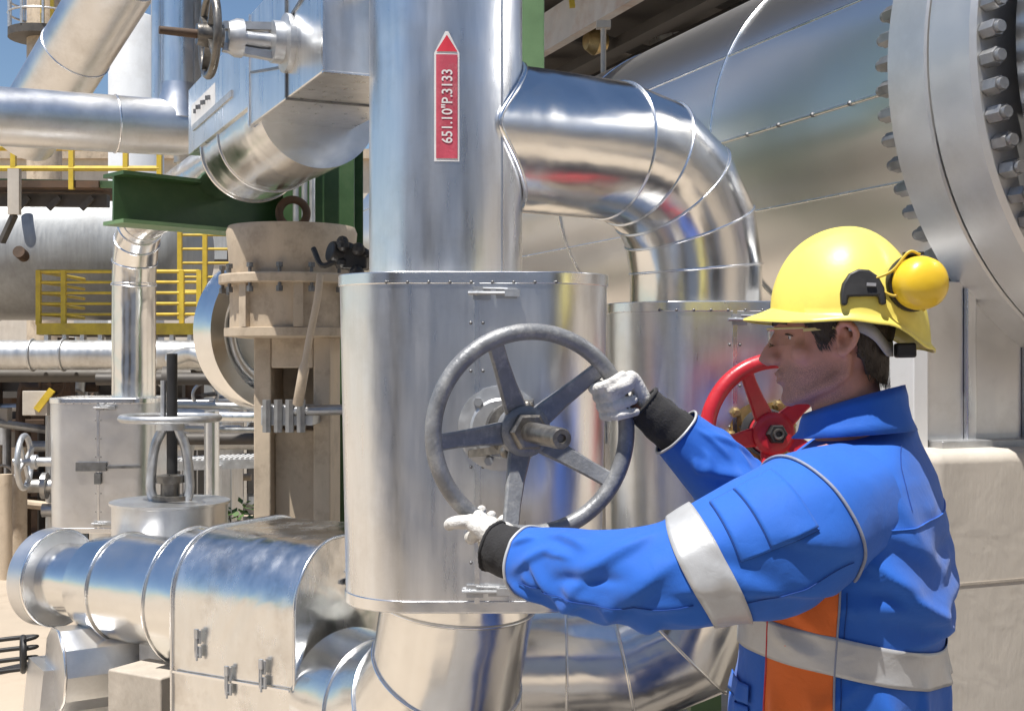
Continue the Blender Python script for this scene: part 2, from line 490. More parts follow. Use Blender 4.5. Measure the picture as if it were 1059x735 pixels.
def latch(parent, c, x, out, s=1., name='latch'):
    """toggle latch at c, lying along x, standing proud along out"""
    c = Vector(c); x = Vector(x).normalized(); out = Vector(out).normalized(); y = out.cross(x)
    R = Matrix((x, y, out)).transposed()
    m = MB()
    m.box(c - x*.022*s + out*.003*s, (.030*s,.022*s,.006*s), R)
    m.box(c + x*.020*s + out*.003*s, (.036*s,.018*s,.006*s), R)
    m.tube([c - x*.045*s + out*.009*s, c + x*.030*s + out*.010*s], .0032*s, 8)
    m.tube([c - x*.020*s + y*.008*s + out*.008*s, c + x*.022*s + y*.007*s + out*.008*s], .002*s, 8)
    m.box(c + x*.030*s + out*.010*s, (.026*s,.012*s,.008*s), R)
    m.ball(c - x*.030*s + out*.007*s, .005*s, 8); m.ball(c + x*.008*s + out*.006*s, .004*s, 8)
    return build(name, m, galv, parent, 40)

def enclosure(c, w, d, r, z0, z1, label, taper=.95, seamx=.0, mat=None):
    cx, cy = c
    t = thing('valve_enclosure', label, 'enclosure', (cx, cy, z0), 'aluminium enclosures round the valves')
    rows = []
    for i in range(9):
        f = i/8; k = taper + (1-taper)*f
        rows.append([Vector((x,y,z0+(z1-z0)*f)) for x,y in outline(cx,cy,w*k,d*(.97+.03*f),r)])
    build('shell', MB().rings(rows), mat or alu, t, 50)
    for z, k in ((z1-.012,1.0),(z0+.012,taper)):
        o = outline(cx,cy,w*k+.006,d*(1 if k==1 else .97)+.006,r+.003)
        m = MB().rings([[Vector((x,y,z-.011)) for x,y in o],[Vector((x,y,z+.013)) for x,y in o]])
        build('edge_band', m, seam_m, t, 40, .002)
    yf = cy - d/2
    build('front_seam', MB().bar((cx+seamx*w, yf+.006, z0+.02),(cx+seamx*w, yf-.0015, z1-.02), .010, .004, (0,-1,0)), seam_m, t)
    latch(t, (cx+seamx*w+.035, yf-.003, z1-.042), (1,0,0), (0,-1,0), 1.15)
    latch(t, (cx+seamx*w+.02, yf+.006, z0+.045), (1,0,0), (0,-1,0), 1.1)
    r0 = build('rivet', MB().ball((cx, cy, z0), .0036, 8), steel_dk, t, 60)
    spots = [Vector((cx+seamx*w+dx, yf+.007*(1-k/5), z0+.10+(z1-z0-.2)*k/5)) for k in range(6) for dx in (-.012,.012)] + [Vector((cx-w*.30+w*.6*k/8, yf-.003, z1-.020)) for k in range(9)]
    for k, q in enumerate(spots):
        r_ = r0 if k == 0 else r0.copy()
        if k: COL.objects.link(r_); r_.parent = t
        r_.location = q - Vector((cx, cy, z0))
    # side toggles
    latch(t, (cx-w*taper/2-.002, cy-.02, z0+.05), (0,1,0), (-1,0,0), .8)
    latch(t, (cx-w*.98/2+.002, cy+.0, z0+.36), (0,0,1), (-1,0,0), .7)
    return t
enclosure((-.080,2.72), .556, .50, .15, 1.092, 1.764, 'large aluminium valve enclosure with the grey handwheel in front of it', .955, .02)
enclosure((.50,3.16), .53, .50, .17, 1.05, 1.725, 'aluminium valve enclosure with the red handwheel in front of it', .97, .03)

# ------------------------------------------------------------------ handwheels
def handwheel(name, label, c, nrm, R, r, mat, dish=.05, a0=112, stem=.2, stem_r=.0185, group=None, nsp=5, body=None, cone_to=None):
    c = Vector(c); nrm = Vector(nrm).normalized()
    u = Vector((0,0,1)).cross(nrm).normalized()          # horizontal, to the right seen from the front
    if u.length < .5: u = Vector((1,0,0))
    w = nrm.cross(u).normalized()
    t = thing(name, label, 'handwheel', c, group)
    build('rim', MB().torus(c, nrm, R, r, 96, 18), mat, t, 60)
    hub = c - nrm*dish
    for k in range(nsp):
        a = R_(a0 - k*360/nsp); d = u*math.cos(a) + w*math.sin(a); sd = nrm.cross(d)
        m = MB(); rows = []
        for f in (0,.15,.4,.7,.9,1.0):
            p = hub + d*(.028 + (R-.028)*f) + nrm*dish*(f**1.5)
            ww = .021 - .006*sm(.1,.6,f) ; th = .0075
            rows.append([p + sd*ww + nrm*th*.5, p + sd*ww*.8 + nrm*th, p - sd*ww*.8 + nrm*th, p - sd*ww + nrm*th*.5, p - sd*ww - nrm*th*.6, p - nrm*th, p + sd*ww - nrm*th*.6])
        build('spoke', m.rings(rows), mat, t, 40)
    hb = build('hub', MB().lathe([(.030,-.03),(.046,-.028),(.047,.014),(.040,.020),(.034,.022)], hub, nrm, 32), mat, t, 35)
    nk = 1 if mat != red_p else .62
    build('lock_nut', MB().lathe([(.033*nk,.018),(.036*nk,.021),(.036*nk,.040),(.031*nk,.044)], hub, nrm, 6), stem_m if mat != red_p else black_p, t, 20)
    build('stem', MB().lathe([(stem_r,-.05),(stem_r,stem*.3),(stem_r*1.02,stem*.32),(stem_r*.98,stem-.004),(stem_r*.86,stem),(.008,stem),(.006,stem-.006)], hub, nrm, 28), stem_m, t, 30)
    return t, hub, nrm
gwc = Vector((.036, 2.27, 1.461)); gwn = Vector((.27,-.963,0)).normalized(); gwR = .182; gwr = .0152
t, hub, nn_ = handwheel('valve_handwheel', 'large grey five spoke handwheel gripped by the worker, with long greasy stem', gwc, gwn, gwR, gwr, wheel_grey, .05, 113, .225)
m = MB()                                                # bonnet yoke between wheel and enclosure
back = Vector((hub.x-.045, 2.475, hub.z-.004))
m.lathe([(.034,0),(.034,.05),(.050,.055),(.050,.075),(.036,.08),(.032,(back-hub).length)], hub - nn_*.02, (back-hub).normalized(), 28)
for s in (-1, 1):
    m.bar(hub - nn_*.045 + Vector((s*.012,0,.035*s)), back + Vector((s*.055,0,.05*s)), .022, .014)
    m.ball(hub - nn_*.05 + Vector((s*.02,0,.042*s)), .013, 10)
build('yoke', m, stem_m, t, 35)
m = MB()
m.lathe([(.082,-.004),(.084,.006),(.060,.010),(.055,.016)], back, (0,-1,0), 32)
for k in range(6):
    a = R_(60*k+10); m.lathe([(.009,.004),(.009,.018)], back+Vector((math.cos(a)*.068,0,math.sin(a)*.068)), (0,-1,0), 6)
build('gland_flange', m, galv, t, 30)

rwc = P(806, 449, 2.72); rwn = Vector((.10,-.99,.03)).normalized()
t, hub2, n2_ = handwheel('valve_handwheel', 'red five spoke handwheel behind the face of the worker', rwc, rwn, .160, .0175, red_p, .05, 118, .05, stem_r=.013)
m = MB(); bk = Vector((hub2.x, 2.935, hub2.z))
m.lathe([(.05,.0),(.054,.02),(.054,.06),(.04,.065),(.04,.14)], hub2-n2_*.02, (bk-hub2).normalized(), 28)
build('yoke', m, black_p, t, 35)
m = MB(); m.lathe([(.085,0),(.085,.02),(.05,.024)], bk, (0,-1,0), 32)
for k in range(8):
    a = R_(45*k+10); m.lathe([(.012,.0),(.012,.045),(.008,.047),(.007,.06)], bk+Vector((math.cos(a)*.07,0,math.sin(a)*.07)), (0,-1,0), 6)
build('gland_flange', m, brass, t, 30)

# ------------------------------------------------------------------ lower elbows
t = thing('lower_elbow', 'shiny mitred pipe elbow below the large grey wheel enclosure', 'pipe elbow', (-.13,2.72,.6))
p1 = bend((-.118,2.72,1.12), (-.118,2.72,.765), (-.40,3.10,.765), .30, 3)
build('elbow_shell', MB().tube(p1, .165, 72), alu_shiny, t, 12)
for i in range(1, len(p1)-1): seam(t, band(p1, i, .167), .004)
t = thing('lower_elbow', 'shiny mitred pipe elbow below the red wheel enclosure', 'pipe elbow', (.46,3.15,.6))
p2 = bend((.46,3.14,1.06), (.46,3.14,.835), (-.30,3.12,.835), .19, 2)
build('elbow_shell', MB().tube(p2, .163, 72), alu_shiny, t, 12)
for i in range(1, len(p2)-1): seam(t, band(p2, i, .165), .004)
for x in (.02, .13): seam(t, ring_pts((x,3.127,.835), (1,0,0), .165), .003)
build('support_foot', MB().cyl((-.05,3.12,0),(-.05,3.12,.68),.06).box((-.05,3.12,.02),(.2,.2,.04)), galv, t)

# ------------------------------------------------------------------ cladding box on the low pipe run
pipe_d = Vector((-.866,.5,0)); pipe_n = Vector((-.5,-.866,0)); near = Vector((-.378,3.242,0)); az = .925
def low_profile(w, z0, z1, r, n=12):
    pts = [(-w, z0), (w, z0)]
    for k in range(n+1):
        a = R_(90*k/n); pts.append((w-r+r*math.cos(a), z1-r+r*math.sin(a)))
    for k in range(n+1):
        a = R_(90+90*k/n); pts.append((-w+r+r*math.cos(a), z1-r+r*math.sin(a)))
    return pts
t = thing('cladding_box', 'large dented aluminium cladding box with rounded shoulders on the low pipe run', 'cladding box', near + pipe_d*.24)
prof = low_profile(.28, .42, 1.145, .165)
rows = [[near + pipe_d*s + pipe_n*q[0]*k + Vector((0,0,q[1])) for q in prof] for s, k in ((0,1),(.10,1.004),(.20,1.006),(.30,1.004),(.40,1))]
build('box_shell', MB().rings(rows), alu_dent, t, 40)
for s in (0, .40):
    pp = [near + pipe_d*s + pipe_n*q[0]*1.006 + Vector((0,0,q[1]+(.002 if q[1]>.9 else 0))) for q in prof]
    seam(t, pp, .005, name='edge_bead')
m = MB(); fx = near + pipe_n*.289
m.bar(fx + pipe_d*.01 + Vector((0,0,.80)), fx + pipe_d*.39 + Vector((0,0,.80)), .006, .004, pipe_n)
build('lap_seam', m, seam_m, t)
for s, z in ((.09,.83),(.20,.80),(.30,.88)):
    latch(t, fx + pipe_d*s + Vector((0,0,z)), (0,0,1), pipe_n, .9)
latch(t, near + pipe_n*.06 - pipe_d*.004 + Vector((0,0,1.03)), pipe_n, -pipe_d, .8)
for s in (.1,.3):
    build('support_leg', MB().box(near + pipe_d*s + Vector((0,0,.21)), (.12,.12,.42)), galv, t)

# ------------------------------------------------------------------ low pipe run behind the box: tee, stub, blind flange
def ax(s, z=az, off=0): return near + pipe_d*s + pipe_n*off + Vector((0,0,z))
t = thing('low_pipe_run', 'low aluminium clad pipe with cone, stub and big blank flange at its far end', 'pipe', ax(.48,0))
build('barrel', MB().lathe([(.165,.40),(.19,.43),(.19,.60)], ax(0), pipe_d, 64), alu_shiny, t)
build('tee_shell', MB().lathe([(.155,.56),(.155,.86),(.135,.98),(.108,1.0),(.108,1.16)], ax(0), pipe_d, 64), alu_shiny, t, 14)
for s, r in ((.60,.192),(.86,.157),(.99,.112)): seam(t, ring_pts(ax(s), pipe_d, r), .004)
fl = build('blank_flange', MB().lathe([(.11,1.135),(.142,1.14),(.147,1.147),(.147,1.205),(.142,1.212),(.05,1.214)], ax(0), pipe_d, 56), alu_dull, t, 25)
seam(fl, ring_pts(ax(1.145), pipe_d, .143), .006, name='flange_bead')
m = MB()
for s in (.72,1.0):
    build('support_leg', MB().bar(ax(s,.0), ax(s,.80), .09, .09, pipe_d), galv, t)

# ------------------------------------------------------------------ gate valve standing on the tee
vc = P(176, 520, 4.02); vc.z = 0
tz = 1.132
t = thing('gate_valve', 'gate valve with flat lying handwheel on a round aluminium housing', 'valve', vc)
build('round_housing', MB().lathe([(.180,.70),(.180,tz-.006),(.188,tz-.004),(.188,tz+.004),(.05,tz+.006)], vc, n=56), alu_dull, t, 30)
m = MB()
for s in (-1, 1):
    m.tube(catmull([vc+Vector((s*.05,0,tz)), vc+Vector((s*.062,0,tz+.05)), vc+Vector((s*.05,0,tz+.17)), vc+Vector((s*.02,0,tz+.24))], 6), [.016]*19, 12)
m.lathe([(.045,.24),(.045,.27)], vc+Vector((0,0,tz-.01)), n=20)
build('yoke', m, galv, t, 40)
build('gland', MB().lathe([(.055,0),(.055,.02),(.03,.022),(.03,.06),(.045,.062),(.045,.085),(.02,.09)], vc+Vector((0,0,tz)), n=20), stem_m, t)
build('stem', MB().cyl(vc+Vector((.006,0,tz+.05)), vc+Vector((.006,0,1.606)), .017, n=18), black_p, t)
build('stem_tube', MB().cyl(vc+Vector((-.022,0,tz+.24)), vc+Vector((-.022,0,1.52)), .009, n=12), galv, t)
hw = build('handwheel', MB().torus(vc+Vector((0,0,1.40)), (0,0,1), .150, .012, 56, 10), galv, t, 60)
for k in range(4):
    a = R_(25+90*k); d = Vector((math.cos(a), math.sin(a), 0))
    build('spoke', MB().bar(vc+Vector((0,0,1.40))+d*.02, vc+Vector((0,0,1.40))+d*.15, .02, .01), galv, hw)

# ------------------------------------------------------------------ lagged drain pot, its block and the hoses
t = thing('drain_pot', 'small aluminium clad drain pot low at the left edge beside black hoses', 'drain pot', P(70,730,3.75)*1)
dp = Vector((-1.31, 3.60, .70)); da = Vector((.84,.54,0)).normalized()
k8 = 10
build('pot_drum', MB().lathe([(.03,-.003),(.118,0),(.122,.006),(.122,.20),(.11,.26),(.07,.34),(.06,.5)], dp, da, k8), alu_dull, t, 20)
build('skirt', MB().prism([(-.12,-.30),(.13,-.30),(.10,0),(-.09,0)], dp + da*.06 , da, (0,0,1), Vector((da.y,-da.x,0))*-.2), alu_dull, t)
build('drain_stub', MB().cyl(dp+Vector((0,0,-.28)), dp+Vector((0,0,-.70)), .04), galv, t)
seam(t, ring_pts(dp+da*.004, da, .121, 10), .004, name='edge_bead')
for i in range(4):
    z = .02 + .0*i
    pts = [Vector((-4.2, 4.0+i*.11, .03)), Vector((-3.0, 4.2+i*.12+random.uniform(-.05,.05), .03)), Vector((-2.2, 4.28+i*.10, .03)), P(22, 668+i*2, 3.9+.05*i)]
    pts[3].z = max(.5, pts[3].z-.1) if False else pts[3].z
    pp = [Vector((-3.6, 3.7, .62-.03*i)), Vector((-2.4, 3.78+.03*i, .64-.035*i)), P(10, 660+i*11, 3.86), P(26, 662+i*9, 3.84)]
    o = build('hose', MB().tube(catmull(pp, 8), .007, 10), black_p, None, 60, loc=pp[0])
    tag(o, 'thin black hose running in from the left to the drain pot, one of four alike', 'hose', 'four parallel black hoses by the drain pot')
m = MB(); m.torus(P(24,676,3.80), (.9,.4,0), .05, .009, 28, 8)
build('hose_clamp', m, black_p, t, 60)
t = build('concrete_block', MB().bar(P(160,690,3.42)*1, P(160,690,3.42)-Vector((0,0,.745)), .20, .15, (.5,.86,0)), concrete, None, 30, .006, loc=P(160,690,3.42)-Vector((0,0,.745)))
tag(t, 'small concrete support block under the low pipe run', 'block')
t = build('base_plate', MB().box(P(150,724,3.7)+Vector((0,0,-.14)), (.9,.6,.03)).bar(P(20,724,3.7)-Vector((0,0,.155)), P(20,724,3.7)*Vector((1,1,0)) if False else Vector((P(20,724,3.7).x,3.7,0)), .08,.08).bar(Vector((P(240,724,3.7).x,3.7,.45)), Vector((P(240,724,3.7).x,3.7,0)), .08,.08), conc_w, None, 30, .004)
tag(t, 'pale platform slab under the drain pot in the lower left corner', 'slab')

# ------------------------------------------------------------------ huge pipe with bolted flange, upper right
bp_c = Vector((1.619,3.30,2.291)); bp_a = Vector((-.363,.932,0)).normalized(); fR = .777; pR = .638
t = thing('large_flanged_pipe', 'huge aluminium clad pipe with big bolted flange at upper right', 'pipe', (1.25,4.2,1.65))
def bpp(s): return bp_c + bp_a*s
alu_big = pmat('broad aluminium sheet', (.88,.88,.88), .29, 1, 0, 2, 0, 30, 0, (1,1,1), None, 2.5, .3, .006, 1.6)
build('pipe_shell', MB().lathe([(pR,.055),(pR,6.0)], bp_c, bp_a, 96), alu_big, t, 30)
build('near_pipe_shell', MB().lathe([(.60,-.365),(.70,-.36),(.705,-.35),(.705,-2.6)], bp_c, bp_a, 96), alu_dull, t, 30)
build('shade_ring', MB().lathe([(.56,-.347),(.695,-.347),(.695,-.356),(.56,-.356)], bp_c, bp_a, 96), black_p, t)  # black ring standing in for the shade between the nuts
T_ = .143
build('far_flange', MB().lathe([(.56,.0),(fR-.012,.0),(fR,-.010),(fR,-T_+.004),(fR-.006,-T_),(.56,-T_)], bp_c, bp_a, 120), steel_fl, t, 25)
build('near_flange', MB().lathe([(.56,-T_-.008),(fR-.006,-T_-.008),(fR,-T_-.014),(fR,-2*T_-.002),(fR-.012,-2*T_-.012),(.56,-2*T_-.012)], bp_c, bp_a, 120), steel_fl, t, 25)
build('gasket', MB().lathe([(.56,-T_+.001),(fR-.03,-T_+.001),(fR-.03,-T_-.009),(.56,-T_-.009)], bp_c, bp_a, 96), black_p, t)
a2, b2 = perp(bp_a); nb = 76
base = None
for k in range(nb):
    th = 2*math.pi*(k+.3)/nb
    d = a2*math.cos(th) + b2*math.sin(th)
    if base is None:
        m = MB(); z = Vector((0,0,1)); R0 = .0
        # modelled along +Z, then turned into place
        m.lathe([(.013,-.35),(.014,-.345),(.014,.06),(.013,.065)], (0,0,0), (0,0,1), 12)
        m.lathe([(.019,-2*T_-.012-.042),(.0205,-2*T_-.012-.038),(.0205,-2*T_-.014)], (0,0,0), (0,0,1), 6)
        m.lathe([(.0205,.002),(.0205,.046),(.019,.05)], (0,0,0), (0,0,1), 6)
        base = build('bolt', m, steel_bolt, None, 30)
        o = base
    else:
        o = base.copy(); COL.objects.link(o)
    o.parent = t
    o.location = bp_c + d*(fR-.034) - t.location
    o.rotation_mode = 'QUATERNION'; o.rotation_quaternion = bp_a.to_track_quat('Z', 'Y') @ Matrix.Rotation(k*.7,3,'Z').to_quaternion()
def on_big(th, s, h=.002, r=pR):
    return bpp(s) + (a2*math.cos(th) + b2*math.sin(th))*(r+h)
# find the angles of the visible lap seams
def th_for(px, py, s_lo=.3):
    best = None
    for i in range(720):
        th = 2*math.pi*i/720
        for s in (.1, .4, .8, 1.2, 1.6, 2.0):
            q = on_big(th, s); 
            nrm_ = (q - bpp(s)).normalized()
            if nrm_.dot(Vector((0,0,1.6)) - q) <= 0: continue
            x = 529.5 + 1300*q.x/q.y; y = 367.5 - 1300*(q.z-1.6)/q.y
            e = (x-px)**2 + (y-py)**2
            if best is None or e < best[0]: best = (e, th)
    return best[1]
for (px, py) in ((860,112),(800,42),(860,205)):
    th = th_for(px, py)
    seam(t, [on_big(th, .06), on_big(th, 5.8)], .0055 if py != 205 else .004, name='lap_seam', closed=False)
th1 = th_for(860,112)
for s in (1.05, 2.3, 3.6):
    seam(t, ring_pts(bpp(s), bp_a, pR+.003, 96), .006)
m = MB()                                                  # upper jacket sheet, lapped over the lower one
rows = []
th2 = th1
for s in (.05, 5.9):
    rows.append([on_big(th2 + (2.3*k/40)*(1 if on_big(th2+.1,1).z > on_big(th2-.1,1).z else -1), s, .004) for k in range(41)])
m.add(rows[0]+rows[1], [(k,k+1,42+k,41+k) for k in range(40)])
build('upper_sheet', m, alu_big, t)
# rivets on the lap
for k in range(14):
    build('rivet', MB().ball(on_big(th1, .15+.17*k, .004), .008, 8), steel_dk, t)

# saddle, panels and concrete pedestal under it
QR = Matrix.Rotation(math.atan2(.363,.932), 3, 'Z'); qx = QR @ Vector((1,0,0)); qy = QR @ Vector((0,1,0))
t = thing('saddle_cladding', 'sheet metal cladding round the pipe saddle on the concrete pedestal', 'cladding', (1.2,3.2,1.37))
s0 = Vector((.955,2.99,0)); xs = [0,.045,.16,.19,.34,.60,.95]
for i in range(6):
    dpt = (.30,.34,.30,.38,.33,.36)[i]
    c_ = s0 + qx*((xs[i]+xs[i+1])/2) + qy*(dpt/2+.012*(i%2)) + Vector((0,0,1.575))
    build('panel' if i else 'white_upright', MB().box(c_, (xs[i+1]-xs[i]-.001, dpt, .41), QR), (white_p, alu_dull, alu, alu_dull, alu_far, alu_dull)[i], t, 30, .004)
t = thing('concrete_pedestal', 'tall pale concrete pedestal behind the back of the worker', 'pedestal', (1.3,3.3,0))
pc0 = Vector((.962,2.86,0)) + qx*.55 + qy*.34
build('plinth', MB().box(pc0 + Vector((0,0,.69)), (1.10,.68,1.38), QR), conc_w, t, 30, .03)
build('bearing_plate', MB().box(pc0 + qx*.03 + qy*.03 + Vector((0,0,1.386)), (.98,.58,.022), QR), galv, t, 30, .003)
build('pour_joint', MB().bar(pc0 - qy*.3405 - qx*.54 + Vector((0,0,1.075)), pc0 - qy*.3405 + qx*.54 + Vector((0,0,1.075)), .002, .006), concrete, t)
# ------------------------------------------------------------------ overhead line with boxed valve, upper left
ou = Vector((-.414,.91,0)); on = Vector((.91,.414,0)); oc = Vector((-.419,2.76,0))
def ob(t, s, z): return oc + ou*t + on*s + Vector((0,0,z))
t = thing('overhead_valve_box', 'square aluminium box round an overhead valve at upper left with a white plate on it', 'enclosure', ob(.4,.13,2.22))
def obox(t0, t1, s0, s1, z0, z1):
    m = MB(); vs = [ob(a,b,c) for a in (t0,t1) for b in (s0,s1) for c in (z0,z1)]
    return m.add(vs, [(0,1,3,2),(4,6,7,5),(0,4,5,1),(2,3,7,6),(0,2,6,4),(1,5,7,3)])
build('box_shell', obox(-.02,.70,0,.27,2.22,2.52), alu, t, 30, .004)
build('rear_shell', obox(.702,1.60,-.004,.25,2.27,2.49), alu, t, 30, .004)
for a in (-.02,.30,.70):
    m = MB(); m.bar(ob(a,-.002,2.222),ob(a,-.002,2.52),.012,.004,on); m.bar(ob(a,-.002,2.2185),ob(a,.272,2.2185),.012,.004,(0,0,1))
    build('seam_strip', m, seam_m if a != .3 else steel_dk, t)
m = MB(); m.bar(ob(-.02,-.002,2.45),ob(.3,-.002,2.40),.008,.004,on)
m.bar(ob(.32,-.002,2.30),ob(.68,-.002,2.36),.006,.004,on); build('lap_seam', m, steel_dk, t)
build('name_plate', MB().bar(ob(1.15,-.003,2.39),ob(1.54,-.003,2.39),.004,.07,None), white_lab, t)
for k in range(7): build('plate_mark', MB().box(ob(1.22+.04*k,-.007,2.393+.006*(k%2)),(.012,.004,.014)), steel_dk, t)
build('handle_strip', MB().bar(ob(.9,-.006,2.345),ob(1.5,-.006,2.345),.006,.02), galv, t)
t = thing('overhead_pipe', 'aluminium clad pipe run dropping from overhead into the far left valve enclosure', 'pipe', (-1.85,6.1,1.42))
A0 = ob(.62,.17,2.27); A1 = ob(1.42,.17,2.27)
build('thick_barrel', MB().tube([A0,A1],.165,64), alu_shiny, t)
seam(t, ring_pts(A1-ou*.01, ou, .167), .005); seam(t, ring_pts(ob(1.15,.17,2.27), ou, .1665), .003)
pth = bend(A1-ou*.1, (-1.85,6.15,2.24), (-1.85,6.15,1.40), .30, 4)
build('thin_pipe', MB().tube(pth,.105,40), alu_shiny, t, 12)
for i in range(1, len(pth)-1): seam(t, band(pth,i,.107), .004)
seam(t, ring_pts((-1.85,6.15,1.95),(0,0,1),.107), .003)
# its handwheel
t = thing('valve_handwheel', 'small weathered handwheel with long stem sticking out of the overhead valve box', 'handwheel', ob(.27,-.19,2.345))
wc = ob(.27,-.19,2.345)
build('rim', MB().torus(wc, -on, .092, .010, 56, 10), stem_m, t, 60)
for k in range(4):
    a = R_(40+90*k); d = ou*math.cos(a) + Vector((0,0,1))*math.sin(a)
    build('spoke', MB().bar(wc+d*.015, wc+d*.09, .018, .009), stem_m, t)
build('hub', MB().lathe([(.026,-.03),(.030,.0),(.024,.03)], wc, -on, 20), stem_m, t)
build('stem', MB().cyl(wc, wc-on*.115, .011, .009, 14), rust, t)
m = MB()
for s in (-1,1): m.bar(wc+on*.03+Vector((0,0,.025*s)), wc+on*.185+Vector((0,0,.038*s)), .025,.018)
m.lathe([(.035,0),(.045,.02),(.045,.035),(.02,.04),(.02,.10),(.05,.105),(.05,.13),(.07,.135),(.07,.15)], wc+on*.04, on, 24)
build('yoke', m, galv, t, 35)

# ------------------------------------------------------------------ green steel
t = thing('green_beam', 'horizontal dark green steel beam in front of the beige valve bonnet', 'beam', P(115,205,4.2))
gA = P(117,205,4.25); gB = P(288,217,4.70)
gB.z = gA.z - .005; gd = (gB-gA).normalized(); gp = Vector((gd.y,-gd.x,0))
m = MB(); m.bar(gA,gB,.012,.15); build('web', m, green_p, t)
build('bottom_flange', MB().bar(gA-Vector((0,0,.081)),gB-Vector((0,0,.081)),.15,.013), green_l, t)
build('top_flange', MB().bar(gA+Vector((0,0,.081)),gB+Vector((0,0,.081)),.15,.013), green_p, t)
build('end_plate', MB().bar(gB-gd*.012,gB,.14,.15), green_p, t)
t = thing('green_column', 'dark green upright steel column left of the labelled riser', 'column', (P(332,0,4.75).x,4.75,0))
x0 = P(330,0,4.75).x
m = MB(); m.box((x0,4.75,2.0),(.012,.26,4.0)); build('web', m, green_p, t)
for s in (-1,1): build('flange', MB().box((x0+.02,4.75+s*.135,2.0),(.26,.014,4.0)), green_p, t)
for k, px in enumerate((305,314,322)):
    build('conduit', MB().cyl((P(px,0,4.5).x,4.52,0),(P(px,0,4.5).x,4.52,4.0),.011,n=12), galv, t)
t = build('light_green_post', MB().box((P(282,0,5.4).x,5.4,1.5),(.14,.10,3.0)), green_l, None, 30, .003)
tag(t, 'pale green steel post behind the dark green column', 'post')
t = build('light_green_hanger', MB().box((P(545,0,3.75).x,3.75,3.2),(.10,.12,2.1)), green_l, None, 30, .003)
tag(t, 'grey green steel hanger between the labelled riser and the branch elbow', 'hanger')

# ------------------------------------------------------------------ beige valve bonnet
bY = 4.12; bx = P(302,0,bY).x
t = thing('beige_valve', 'beige painted valve bonnet on a slotted pedestal with a lifting ring on top', 'valve', (bx,bY,.95))
O = Vector((bx,bY,0))
build('top_bowl', MB().lathe([(.05,2.025),(.205,2.018),(.212,2.0),(.205,1.93),(.20,1.862)], O), beige_p, t)
fl = build('upper_flange', MB().lathe([(.20,1.862),(.232,1.860),(.235,1.855),(.235,1.832),(.23,1.828),(.2,1.827)], O), beige_p, t)
build('drum', MB().lathe([(.205,1.828),(.20,1.80),(.20,1.69)], O), beige_p, t)
build('lower_flange', MB().lathe([(.20,1.690),(.218,1.688),(.218,1.662),(.15,1.655)], O), beige_p, t)
for k in range(14):
    a = 2*math.pi*(k+.5)/14; d = Vector((math.cos(a),math.sin(a),0))*.222
    build('bolt', MB().lathe([(.011,-.045),(.011,-.028),(.006,-.027),(.006,.03),(.011,.031),(.011,.045)], O+d+Vector((0,0,1.845)), n=6), steel_dk, t)
for k in range(3):
    a = R_(235+50*k); d = Vector((math.cos(a),math.sin(a),0)); build('rib', MB().bar(O+d*.208+Vector((0,0,1.69)),O+d*.208+Vector((0,0,1.83)),.03,.02,d), beige_p, t)
# pedestal: two cheeks with an opening between
m = MB(); z0, z1 = .60, 1.66
for s in (-1,1): m.box((bx+.02+s*.095,bY,(z0+z1)/2),(.055,.23,z1-z0))
m.box((bx+.02,bY,1.61),(.135,.228,.10)); m.box((bx+.02,bY+.03,.98),(.135,.16,.76)); m.box((bx+.02,bY+.10,1.5),(.135,.02,.3))
build('pedestal', m, beige_p, t, 30, .006)
build('base', MB().box((bx+.02,bY,.30),(.42,.36,.60)), concrete, t, 30, .008)
build('lifting_ring', MB().torus((bx+.012,bY-.05,2.06),(.25,-1,0),.044,.013,36,10), rust, t, 60)
build('side_flange', MB().bar((bx-.05,bY-.18,1.415),(bx+.11,bY-.18,1.415),.16,.06), galv, t, 30, .003)
m = MB()
for k in range(4): m.lathe([(.014,-.05),(.014,.05)],(bx-.03+.035*k,bY-.27,1.415),(0,0,1),6)
m.tube([(bx+.05,bY-.26,1.43),(bx+.24,bY-.26,1.435)],.016,12)
build('bracket_bolts', m, steel_bolt, t)
t = build('cable', MB().tube(catmull([P(331,284,3.82),P(328,310,3.80),P(320,350,3.80),P(312,395,3.80),P(308,418,3.82)],6),[.011]*16+[.016]*9,10), beige_p, None, 60, loc=P(312,395,3.8))
tag(t, 'beige hanging cable in front of the beige valve bonnet', 'cable')
t = thing('black_actuator', 'lumpy black actuator box squeezed between beige valve bonnet and riser', 'actuator', P(366,268,3.6))
ac = P(368,268,3.55); random.seed(3)
m = MB(); m.box(ac,(.07,.08,.06)); m.lathe([(.035,-.05),(.04,0),(.03,.05)],ac+Vector((-.03,0,.01)),(-.8,-.5,.2),14)
build('body', m, black_p, t, 30, .006)
m = MB()
for k in range(7): m.ball(ac+Vector((random.uniform(-.06,.05),-.03+random.uniform(-.03,.03),random.uniform(-.045,.045))),random.uniform(.012,.024),10)
m.tube(catmull([ac+Vector((-.04,-.03,0)),ac+Vector((-.09,-.03,-.02)),ac+Vector((-.12,0,.03))],6),.008,8)
build('fittings', m, black_p, t)
